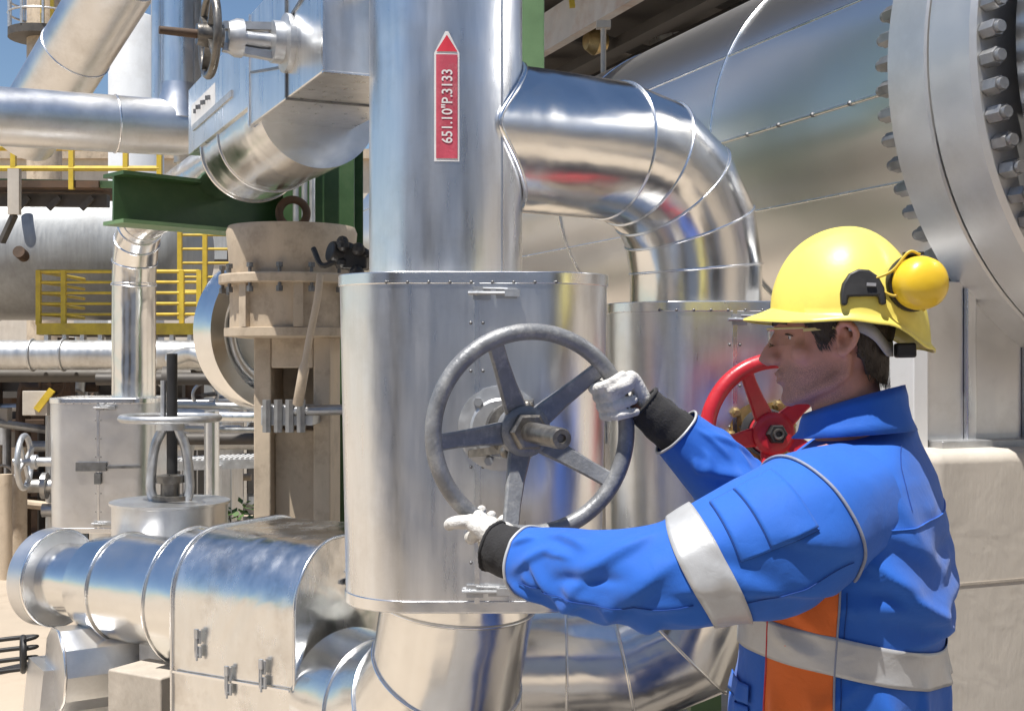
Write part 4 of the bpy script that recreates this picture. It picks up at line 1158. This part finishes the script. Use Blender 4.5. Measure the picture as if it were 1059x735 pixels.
m = MB(); random.seed(12)
for k in range(2600):
    th = random.choice((1,-1))*R_(random.uniform(63,180)); d = abs(math.degrees(th))
    lo = .130 - .032*sm(64,74,d) + .042*sm(82,90,d) - .092*sm(100,110,d) - .016*sm(112,150,d)
    z = lo - .004 + (.165-lo)*random.random()**1.7
    x, y = hair_pt(th, z, .0078+random.uniform(0,.0025)); p = H(x, y, z)
    x2, y2 = hair_pt(th+math.copysign(.07,th), z-.011, .0075); e = H(x2, y2, z-.011)
    dd = (e-p).normalized()*random.uniform(.007,.014); sd = dd.cross(p-H(-.01,0,z)).normalized()*.0007
    m.add([p-sd,p+sd,p+dd],[(0,1,2)])
build('hair_strands', m, hair_m, hr, 180)
so_ = hr.modifiers.new('thick','SOLIDIFY'); so_.thickness = .006
# safety glasses
m = MB(); rows = []
for z in (.098,.104,.112,.122,.126):
    rows.append([H(.100 - .030*(k/12-1)**2*1.0 - .022*abs(k/12-1)**5, (k/12-1)*.072, z - .006*(1-abs(k/12-1))**4*(1 if z<.1 else 0)) for k in range(25)])
m.add([p for r in rows for p in r],[(i*25+k,i*25+k+1,(i+1)*25+k+1,(i+1)*25+k) for i in range(4) for k in range(24)])
gl = build('safety_glasses', m, lens_m, person, 180)
gsol = gl.modifiers.new('thick','SOLIDIFY'); gsol.thickness = .0015
fr_m = pmat('pale yellow frame', (.62,.54,.26), .35, 0, .1, 20, 0)
build('brow_bar', MB().tube(rows[4],.0017,8), fr_m, gl, 60)
for s in (-1,1):
    build('temple', MB().bar(H(.050,s*.0735,.122),H(-.012,s*.080,.126),.002,.005), fr_m, gl)

# helmet
cxh, A_, B_, ztop = -.035, .129, .113, .291
def z_edge(d):
    return .151 - .012*sm(0,60,d) - .008*sm(80,108,d) - .040*sm(105,150,d) - .006*sm(150,180,d)
def helm(th, r, k):   # r 0..1 apex -> edge
    d = math.degrees(th) % 360; d = d if d <= 180 else 360-d
    ze = z_edge(d) + .010
    ph = r*math.pi/2
    rad = math.sin(ph)**.98
    zz = ze + (ztop-ze)*math.cos(ph)**1.04
    x = cxh + A_*math.cos(th)*rad; y = B_*math.sin(th)*rad
    ridge = .0035*math.exp(-(y/.011)**2)*sm(.15,.6,1.05-r) + .0022*(math.exp(-((abs(y)-.042)/.008)**2))*sm(.1,.5,.95-r)
    return x, y, zz + ridge, ze
NH = 96; rows = []
for i in range(25):
    r = .02 + .98*i/24
    rows.append([H(*helm(2*math.pi*k/NH, r, k)[:3]) for k in range(NH)])
for q, dz in ((.3,-.004),(.75,-.008),(1.0,-.010),(1.03,-.013),(.98,-.0145)):
    row = []
    for k in range(NH):
        th = 2*math.pi*k/NH; d = math.degrees(th); d = d if d <= 180 else 360-d
        x, y, z, ze = helm(th, 1, k)
        ext = .007 + .038*max(0,math.cos(th))**2.2
        o = Vector((math.cos(th)/1., math.sin(th)*1.05)).normalized()
        row.append(H(x + o.x*ext*q, y + o.y*ext*q, ze + dz - .006*q*max(0,math.cos(th))**2))
    rows.append(row)
m = MB(); m.rings(rows, caps=False)
m.f.append(tuple(range(NH)))
hel = build('helmet', m, helmet_m, person, 50)
hs = hel.modifiers.new('thick','SOLIDIFY'); hs.thickness = .0028; hs.offset = -1
def cup(s):
    base = H(-.120, s*.092, .192); ax_ = (F*-.36 + L*s*.93 + U*-.04).normalized()
    c = build('ear_cup', MB().lathe([(.041,.006),(.0425,.014),(.0425,.026),(.039,.040),(.030,.050),(.016,.055),(.002,.0565)], base, ax_, 40), muff_m, hel, 50)
    build('seal_ring', MB().lathe([(.030,-.014),(.042,-.012),(.0455,-.003),(.0445,.005),(.030,.007)], base, ax_, 40), black_p, c, 40)
    build('cup_arm', MB().tube(catmull([H(-.062,s*.112,.185),H(-.085,s*.118,.172),H(-.11,s*.118,.176),base+ax_*.03+U*-.044],6),.0022,8).tube(catmull([H(-.058,s*.112,.20),H(-.085,s*.116,.212),H(-.11,s*.116,.24),base+ax_*.022+U*.045],6),.0022,8), yellow_p, c, 60)
    build('hook', MB().bar(base+U*.047-F*.012+ax_*.01, base+U*.047+F*.020+ax_*.01,.012,.005), black_p, c, 30, .001)
    cl = MB(); o = H(-.038, s*.098, .170)
    pl = [(-.036,0),(-.034,.016),(-.026,.034),(-.012,.045),(.004,.047),(.019,.040),(.030,.024),(.034,.008),(.034,-.012),(.024,-.012),(.022,.002),(-.024,.002),(-.026,-.012),(-.036,-.012)]
    cl.prism(pl, o, F, (U - L*s*.18).normalized(), L*s*.022)
    k_ = build('clip', cl, black_p, hel, 30, .004)
    build('clip_slot', MB().bar(o+L*s*.0225+F*-.020+U*.020, o+L*s*.0225+F*-.006+U*.021,.003,.005), strap_f, k_)
cup(1); cup(-1)
m = MB(); rows = []
for dz in (-.012,.012):
    row = []
    for k in range(41):
        th = R_(96+168*k/40); d = math.degrees(th); d = d if d <= 180 else 360-d
        z = .131 - .043*sm(96,150,d)
        x, y = head_pt(th, z, .014); row.append(H(x,y,z+dz))
    rows.append(row)
m.add(rows[0]+rows[1],[(k,k+1,42+k,41+k) for k in range(40)])
hb_ = build('headband', m, strap_f, hel, 60); s2 = hb_.modifiers.new('thick','SOLIDIFY'); s2.thickness = .003
build('buckle', MB().box(H(-.116,.040,.086),(.030,.040,.024),Matrix((F,L,U)).transposed()).box(H(-.119,.01,.084),(.022,.05,.020),Matrix((F,L,U)).transposed()), black_p, hb_, 30, .004)

# jacket ------------------------------------------------------------
def ridge(v):
    return (1 - abs(noise.noise(v)))**2.2
def px_c(mid, Y=2.13): return (mid-529.5)/1300*Y
tor = [(.78,px_c(872),.150,.215),(.86,px_c(870),.163,.230),(.93,px_c(870),.170,.240),(1.0,px_c(870),.163,.232),(1.058,px_c(871),.163,.233),(1.115,px_c(872),.160,.232),(1.139,px_c(873),.161,.233),(1.221,px_c(876),.165,.232),
 (1.302,px_c(879),.153,.226),(1.36,px_c(881),.142,.222),(1.395,px_c(884),.128,.212),(1.425,px_c(888),.108,.185),(1.447,px_c(894),.090,.142),(1.465,px_c(899),.078,.100),(1.482,px_c(902),.070,.080)]
def fold_sum(folds, x, y):
    """height of the cloth over its pattern: every fold is a bowed ridge, steep on one side, soft on the other, dying out at both ends"""
    h = 0.
    for x0, y0, x1, y1, A, w1, w2, bow in folds:
        dx, dy = x1-x0, y1-y0; LL = dx*dx + dy*dy; ln = math.sqrt(LL)
        t = ((x-x0)*dx + (y-y0)*dy)/LL
        if t < -.25 or t > 1.25: continue
        d = ((x-x0)*dy - (y-y0)*dx)/ln + bow*(1-(2*t-1)**2)
        w = w1 if d > 0 else w2
        if abs(d) > 3*w: continue
        e = sm(-.2,.35,t)*sm(1.2,.65,t)
        h += A*e*math.exp(-(d/w)**2)
    return h
def mkfolds(lst, k):
    return [(a, R_(b)*k, c, R_(d)*k, A, w1, w2, bow) for a,b,c,d,A,w1,w2,bow in lst]
random.seed(5)
TF = [(.2*R_(a), b, .2*R_(c), d, A, w1, w2, bow) for a,b,c,d,A,w1,w2,bow in [
 (110,1.300,152,1.185,.013,.010,.026,.010),(113,1.262,170,1.160,.013,.011,.028,.014),(116,1.215,180,1.150,.010,.009,.022,.012),
 (116,1.330,168,1.262,.010,.012,.030,.010),(148,1.190,208,1.255,.011,.012,.026,-.016),(140,1.150,206,1.185,.012,.009,.022,-.010),
 (126,1.395,150,1.310,.006,.014,.03,.006),(172,1.330,208,1.250,.007,.014,.03,.008),(160,1.285,200,1.300,-.006,.016,.02,0),
 (118,1.238,168,1.195,-.006,.010,.012,.012),(92,1.08,97,.97,.008,.010,.02,.004),(128,1.085,137,.96,.010,.011,.022,.006),(156,1.085,160,.95,.009,.010,.02,-.005),
 (180,1.085,188,.96,.010,.012,.024,.004),(74,1.075,80,.98,.007,.010,.018,0),(200,1.085,196,.98,.008,.012,.02,0),
 (46,1.075,38,.98,.007,.010,.02,.004),(20,1.075,30,.95,.008,.012,.02,0),(75,1.23,100,1.16,.006,.010,.02,.004),(72,1.17,95,1.13,.005,.008,.016,0)]]
def rnd_folds(n, x0, x1, y0, y1, A, ln, slope):
    out = []
    for k in range(n):
        x, y = random.uniform(x0,x1), random.uniform(y0,y1); a = random.gauss(slope,.5); q = ln*random.uniform(.5,1.2)
        out.append((x-math.cos(a)*q/2, y-math.sin(a)*q/2, x+math.cos(a)*q/2, y+math.sin(a)*q/2, A*random.choice((1,1,-.7))*random.uniform(.5,1.2), random.uniform(.005,.010), random.uniform(.010,.018), random.uniform(-.008,.008)))
    return out
TF += rnd_folds(16, .2*R_(60), .2*R_(215), .85, 1.36, .0038, .08, -.5)
def torso_pt(th, z, h=0.):
    cx, a, b = lerp_tab(tor, z)
    c, s = math.cos(th), math.sin(th)
    d = 1.15*fold_sum(TF, .2*(th % (2*math.pi)), z) + .0035*noise.noise(Vector((c*2.2, s*2.2, z*5))) 
    d *= sm(1.478,1.42,z)
    p = Vector((cx, 2.13, z)) + Ft*(a+d+h)*spow(c,.88) + Lt*(b+d+h)*spow(s,.88)
    return p
NT = 200
def zlist(a, b, st): n = max(2, int((b-a)/st)); return [a+(b-a)*i/n for i in range(n+1)]
m = MB(); m.rings([[torso_pt(2*math.pi*k/NT, z) for k in range(NT)] for z in zlist(.80,1.482,.0065)], caps=True)
jk = build('jacket', m, blue_f, person, 180)
def patch(name, mat, t0, t1, zlo, zhi, h, parent, tilt=None, closed=False, nt=60, st=.006):
    rows = []
    ths = [R_(t0 + (t1-t0)*k/nt) for k in range(nt + (0 if closed else 1))]
    nz_ = max(3, int((zhi-zlo)/st))
    for i in range(nz_+1):
        rows.append([torso_pt(th, zlo + (zhi-zlo)*i/nz_ + (tilt(th) if tilt else 0), h) for th in ths])
    W = len(ths); m = MB()
    fs = [(i*W+k, i*W+(k+1)%W, (i+1)*W+(k+1)%W, (i+1)*W+k) for i in range(nz_) for k in range(W if closed else W-1)]
    m.add([p for r in rows for p in r], fs)
    o = build(name, m, mat, parent, 180)
    s_ = o.modifiers.new('thick','SOLIDIFY'); s_.thickness = .0012; s_.offset = 1
    return o
patch('side_panel', orange_f, 69, 102, .81, 1.262, .0022, jk)
patch('reflective_band', refl_f, 0, 360, 1.090, 1.149, .0030, jk, tilt=lambda th: .028*math.cos(th)+.030*max(0,math.sin(th)), closed=True, nt=180)
patch('reflective_band', refl_f, 0, 360, .835, .885, .0046, jk, closed=True, nt=160)
patch('pocket_flap', blue_f, 24, 56, 1.045, 1.075, .005, jk)
patch('front_pocket', blue_f, 26, 55, .90, 1.04, .003, jk)
for th in (68.5,102.5): 
    build('panel_piping', MB().tube([torso_pt(R_(th), z, .0035) for z in zlist(.81,1.27,.008)], .0018, 6), piping_f if th > 90 else red_p, jk, 60)
build('back_seam', MB().tube([torso_pt(R_(th), 1.345+.012*math.sin(R_(th)*2), .001) for th in range(128,235,3)], .0014, 6), blue_f, jk, 60)
stitch_f = pmat('dark stitching', (.006,.05,.26), .8, 0, .3, 60, 0)
for th0, z0_, z1_ in ((106,.82,1.24),(145,1.36,1.455)):
    build('stitching', MB().tube([torso_pt(R_(th0), z, .0012) for z in zlist(z0_,z1_,.01)], .0009, 5), stitch_f, jk, 60)
# collar
rows = []
ncx = px_c(893,2.11)
for i, (dz, fl_) in enumerate(((-.035,.012),(0,.004),(.5,.0),(.9,.002),(1.0,.006),(.75,.010),(.25,.018),(-.03,.028))):
    row = []
    for k in range(72):
        th = 2*math.pi*k/72; c, s = math.cos(th), math.sin(th); bk_ = (1-c)/2
        base = 1.462 + .018*bk_; hgt = .038 + .034*bk_
        rr = .069 + fl_*.8 + .004*noise.noise(Vector((c*3,s*3,dz*2)))
        row.append(Vector((.568+.008*bk_, 2.103, base + hgt*dz)) + Ft*(rr*1.08)*c + Lt*(rr*1.0)*s)
    rows.append(row)
col_ = build('collar', MB().rings(rows, caps=False), blue_f, jk, 180)
s_ = col_.modifiers.new('thick','SOLIDIFY'); s_.thickness = .002

SF1 = mkfolds([(.33,-55,.44,-140,.009,.009,.022,.008),(.35,-15,.47,-95,.008,.009,.022,.010),(.43,-140,.57,-62,.008,.008,.020,-.008),(.49,-155,.61,-105,.007,.008,.018,.004),
 (.52,-35,.61,-75,.006,.009,.018,.005),(.41,-95,.53,-125,.006,.008,.016,.006),(.12,-152,.27,-98,.010,.010,.026,.010),(.13,-172,.26,-146,.010,.010,.024,.006),(.10,-115,.21,-62,.006,.010,.024,.006),
 (.57,-120,.63,-95,.006,.007,.014,0),(.585,-18,.63,-34,.005,.006,.012,0),(.36,-120,.40,-170,.008,.009,.018,0),(.45,-30,.55,-12,.006,.009,.018,.004),(.39,-68,.50,-78,-.006,.010,.014,.004),(.20,-120,.29,-60,-.005,.012,.016,.004)], .085) + rnd_folds(14, .30,.62,-.25,.0,.0032,.06,.5)
SF2 = mkfolds([(.12,-60,.26,-130,.009,.009,.022,.008),(.20,-20,.33,-100,.009,.009,.020,.008),(.28,-50,.40,-120,.008,.008,.018,.006),(.24,-130,.36,-70,.008,.008,.018,-.006),(.33,-20,.43,-60,.006,.007,.015,.004)], .085) + rnd_folds(10, .15,.42,-.25,.05,.0035,.06,.5)
class Sleeve:
    def __init__(s, pts, radii, folds):
        s.path = catmull(pts, 14); n = len(s.path)
        k = len(pts)-1
        s.r = [lerp_tab([(i/k, r) for i, r in enumerate(radii)], i/(n-1))[0] for i in range(n)]
        s.len = [0]
        for i in range(1,n): s.len.append(s.len[-1] + (s.path[i]-s.path[i-1]).length)
        s.L = s.len[-1]; s.folds = folds
        s.fr = []; t0 = (s.path[1]-s.path[0]).normalized(); up = (Z - t0*Z.dot(t0)).normalized()
        for i in range(n):
            t1 = (s.path[min(i+1,n-1)]-s.path[max(i-1,0)]).normalized()
            up = (up - t1*up.dot(t1)).normalized(); s.fr.append((t1, up, t1.cross(up)))
    def at(s, l):
        l = max(0,min(s.L,l)); i = 0
        while i < len(s.len)-2 and s.len[i+1] < l: i += 1
        f = (l-s.len[i])/(s.len[i+1]-s.len[i])
        fr = [ (a*(1-f)+b*f).normalized() for a,b in zip(s.fr[i], s.fr[i+1])]
        return s.path[i].lerp(s.path[i+1], f), s.r[i]*(1-f)+s.r[i+1]*f, fr
    def pt(s, l, th, h=0.):
        """th = 0 top, 90 degrees towards t x up"""
        p, r, (t1, up, sd) = s.at(l)
        c, q = math.cos(th), math.sin(th)
        y = ((th + math.pi) % (2*math.pi) - math.pi)*.085
        d = 1.35*fold_sum(s.folds, l, y) + .0030*noise.noise(Vector((c*1.8, q*1.8, l*9)))
        if y > 0: d *= 1 - .6*sm(.2,.267,y)
        return p + (up*c + sd*q)*(r+d+h)
    def surf(s, name, mat, l0, l1, parent, h=0., t0=0, t1=360, nt=120, st=.005, thick=None, skew=None, cap=False):
        closed = (t1-t0) == 360; n = max(2,int((l1-l0)/st)); rows = []
        ths = [R_(t0+(t1-t0)*k/nt) for k in range(nt + (0 if closed else 1))]
        for i in range(n+1):
            rows.append([s.pt(l0+(l1-l0)*i/n + (skew(th) if skew else 0), th, h) for th in ths])
        W = len(ths); m = MB()
        m.add([p for r in rows for p in r],[(i*W+k,i*W+(k+1)%W,(i+1)*W+(k+1)%W,(i+1)*W+k) for i in range(n) for k in range(W if closed else W-1)])
        if cap: m.f.append(tuple(range(n*W,(n+1)*W)))
        o = build(name, m, mat, parent, 180)
        if thick: q = o.modifiers.new('thick','SOLIDIFY'); q.thickness = thick; q.offset = 1
        return o
sl1 = Sleeve([(.545,2.02,1.362),(.46,1.955,1.342),(.385,1.932,1.312),(.31,1.922,1.284),(.245,1.925,1.264),(.17,1.965,1.256),(.09,2.055,1.253),(.030,2.118,1.252)],
             [.100,.110,.106,.094,.083,.072,.065,.059], SF1)
sv = sl1.surf('sleeve', blue_f, 0, sl1.L, jk, nt=150, st=.004)
l_arm = .110
build('armhole_piping', MB().tube([sl1.pt(l_arm+.01*math.cos(R_(th)), R_(th), .0025) for th in range(0,360,4)], .0026, 8, closed=True), piping_f, sv, 60)
sl1.surf('reflective_band', refl_f, .268, .318, sv, .003, thick=.0012, skew=lambda th: .012*math.cos(th))
fo = sl1.surf('pocket_flap', blue_f, .150, .215, sv, .004, -72, -8, 30, thick=.002)
sl1.surf('sleeve_pocket', blue_f, .152, .255, sv, .002, -74, -6, 30, thick=.001)
for (l0, l1, t0_, t1_) in ((.150,.255,-74,-74),(.150,.255,-6,-6),(.256,.256,-74,-6),(.216,.216,-73,-7),(.12,.266,-112,-112),(.322,.60,-100,-92)):
    build('stitching', MB().tube([sl1.pt(l0+(l1-l0)*i/24, R_(t0_+(t1_-t0_)*i/24), .0042 if l0 == .216 else .0022) for i in range(25)], .0009, 5), stitch_f, sv, 60)
build('cuff_edge', MB().tube([sl1.pt(sl1.L-.001, R_(th), .0015) for th in range(0,360,5)], .0028, 8, closed=True), refl_f, sv, 60)
sl2 = Sleeve([(.66,2.27,1.395),(.60,2.31,1.36),(.53,2.345,1.315),(.475,2.362,1.30),(.42,2.355,1.345),(.36,2.342,1.405),(.304,2.333,1.458)],
             [.108,.098,.086,.078,.070,.062,.050], SF2)
sv2 = sl2.surf('sleeve', blue_f, 0, sl2.L, jk, nt=120, st=.005)
sl2.surf('reflective_band', refl_f, .16, .21, sv2, .003, thick=.0012)
build('cuff_edge', MB().tube([sl2.pt(sl2.L-.001, R_(th), .0015) for th in range(0,360,5)], .0026, 8, closed=True), refl_f, sv2, 60)

# gloves ------------------------------------------------------------
gu = Z.cross(gwn).normalized(); gw = gwn.cross(gu).normalized()
def rim(a):
    a = R_(a); e1 = gu*math.cos(a) + gw*math.sin(a)
    return gwc + e1*gwR, e1
def wrap(a, angs, fr=(.0125,.0122,.0112,.0095)):
    Q, e1 = rim(a)
    pts = [Q + (e1*math.cos(R_(g)) + gwn*math.sin(R_(g)))*r for g, r in angs]
    return catmull(pts, 5), pts
def finger(m, a, angs, k=1.):
    c, pts = wrap(a, angs)
    n = len(c); m.tube(c, [(.0128 - .0036*i/(n-1))*k for i in range(n)], 12)
    m.ball(c[-1], .0092*k, 10)
    for i, p in enumerate(pts[1:-1]): m.ball(p, (.0126-.001*i)*k, 10)
    return pts[0]
def glove(label, wr, m, mc, cuff_a, cuff_b, ra, rb, strap):
    for p in mc:
        m.tube([wr, wr.lerp(p,.5), p], [.024,.0185,.0145], 14); m.ball(p, .0150, 12)
    g_ = build('glove', remesh(m, .0023, 3), glove_f, person, 180)
    d = (cuff_b-cuff_a); a_, b_ = perp(d.normalized()); rows = []
    for i in range(19):
        f = i/18; rows.append([cuff_a + d*f + (a_*math.cos(2*math.pi*k/56) + b_*math.sin(2*math.pi*k/56))*((ra+(rb-ra)*f) + .0010*(k%2) + .003*noise.noise(Vector((k*.2,f*5,ra*90)))) for k in range(56)])
    c_ = build('knit_cuff', MB().rings(rows), cuff_f, g_, 60)
    build('cuff_hem', MB().tube(rows[0], .0035, 8, closed=True), cuff_f, c_, 60)
    return g_
# left hand, on the lower rim
m = MB(); mc = []
base_angs = [(82,.043),(12,.036),(-62,.031),(-125,.030)]
for a, k in ((238,1.),(245.5,1.),(253,.9)): mc.append(finger(m, a, base_angs, k))
Q, e1 = rim(231); q0 = Q + e1*.014 + gwn*.040
mc.append(q0)
ip = catmull([q0, q0+Vector((-.020,.0,.000)), q0+Vector((-.033,.008,-.003)), q0+Vector((-.040,.018,-.008))],5)
m.tube(ip, [.0135-.003*i/(len(ip)-1) for i in range(len(ip))], 12); m.ball(ip[-1], .0095, 10)
Lw = Vector((.000,2.150,1.268))
Q2, e12 = rim(238)
Q4, e14 = rim(233)
tp = catmull([Lw+Vector((-.012,.0,.014)), Q2 + e12*.006 + gwn*.040 + gu*.016, Q2 - e12*.002 + gwn*.034, Q4 - e14*.004 + gwn*.030],5)
m.tube(tp, [.0165-.006*i/(len(tp)-1) for i in range(len(tp))], 12); m.ball(tp[-1], .0105, 10)
m.ball(Lw.lerp(mc[1],.55)+Vector((0,-.004,.006)), .027, 14)
glove('left', Lw, m, mc, Vector((-.030,2.160,1.272)), Vector((.040,2.112,1.252)), .042, .047, True)
# right hand, on the upper right rim
m = MB(); mc = []
angs = [(-82,.044),(212,.039),(135,.032),(68,.030)]
for a, k in ((32,1.),(24.8,1.02),(17.6,1.),(10.8,.88)): mc.append(finger(m, a, angs, k))
Rw = Vector((.262,2.336,1.492))
Q3, e13 = rim(30)
tp = catmull([Rw+Vector((-.010,-.010,.008)), Q3 + e13*.034 + gwn*.018 - gw*.012, Q3 + e13*.010 + gwn*.034 - gw*.010, Q3 - e13*.018 + gwn*.030 - gw*.006],5)
m.tube(tp, [.0160-.006*i/(len(tp)-1) for i in range(len(tp))], 12); m.ball(tp[-1], .0105, 10)
m.ball(Rw.lerp(mc[1],.5)+Vector((0,0,.004)), .027, 14)
glove('right', Rw, m, mc, Vector((.243,2.334,1.508)), Vector((.310,2.335,1.452)), .037, .042, False)

# trousers and boots --------------------------------------------------
for (hip,kn,an) in feet:
    rows = []
    for z in zlist(.06,.86,.012):
        f = (z-.06)/.80; c = an.lerp(kn, f/.5) if f < .5 else kn.lerp(hip,(f-.5)/.5); r = .078+.045*f
        rows.append([Vector((c.x,c.y,z)) + Vector((math.cos(2*math.pi*k/48),math.sin(2*math.pi*k/48),0))*(r + .010*noise.noise(Vector((math.cos(k*.13)*1.2,math.sin(k*.13)*1.2,z*14+an.x*9))) ) for k in range(48)])
    build('trouser_leg', MB().rings(rows), trouser_f, person, 180)
    m = MB(); b0_ = an - Ft*.06
    m.tube([Vector((b0_.x,b0_.y,.05)), Vector((an.x,an.y,.052))+Ft*.06, Vector((an.x,an.y,.042))+Ft*.17, Vector((an.x,an.y,.035))+Ft*.21],[.045,.05,.042,.030],20)
    m.tube([Vector((an.x,an.y,.05)), Vector((an.x,an.y,.20))],[.055,.055],20)
    bt = build('boot', remesh(m,.006,2), boot_m, person, 180)
    build('sole', MB().bar(Vector((b0_.x,b0_.y,.012))-Ft*.045, Vector((an.x,an.y,.012))+Ft*.235,.095,.024), black_p, bt, 30, .008)
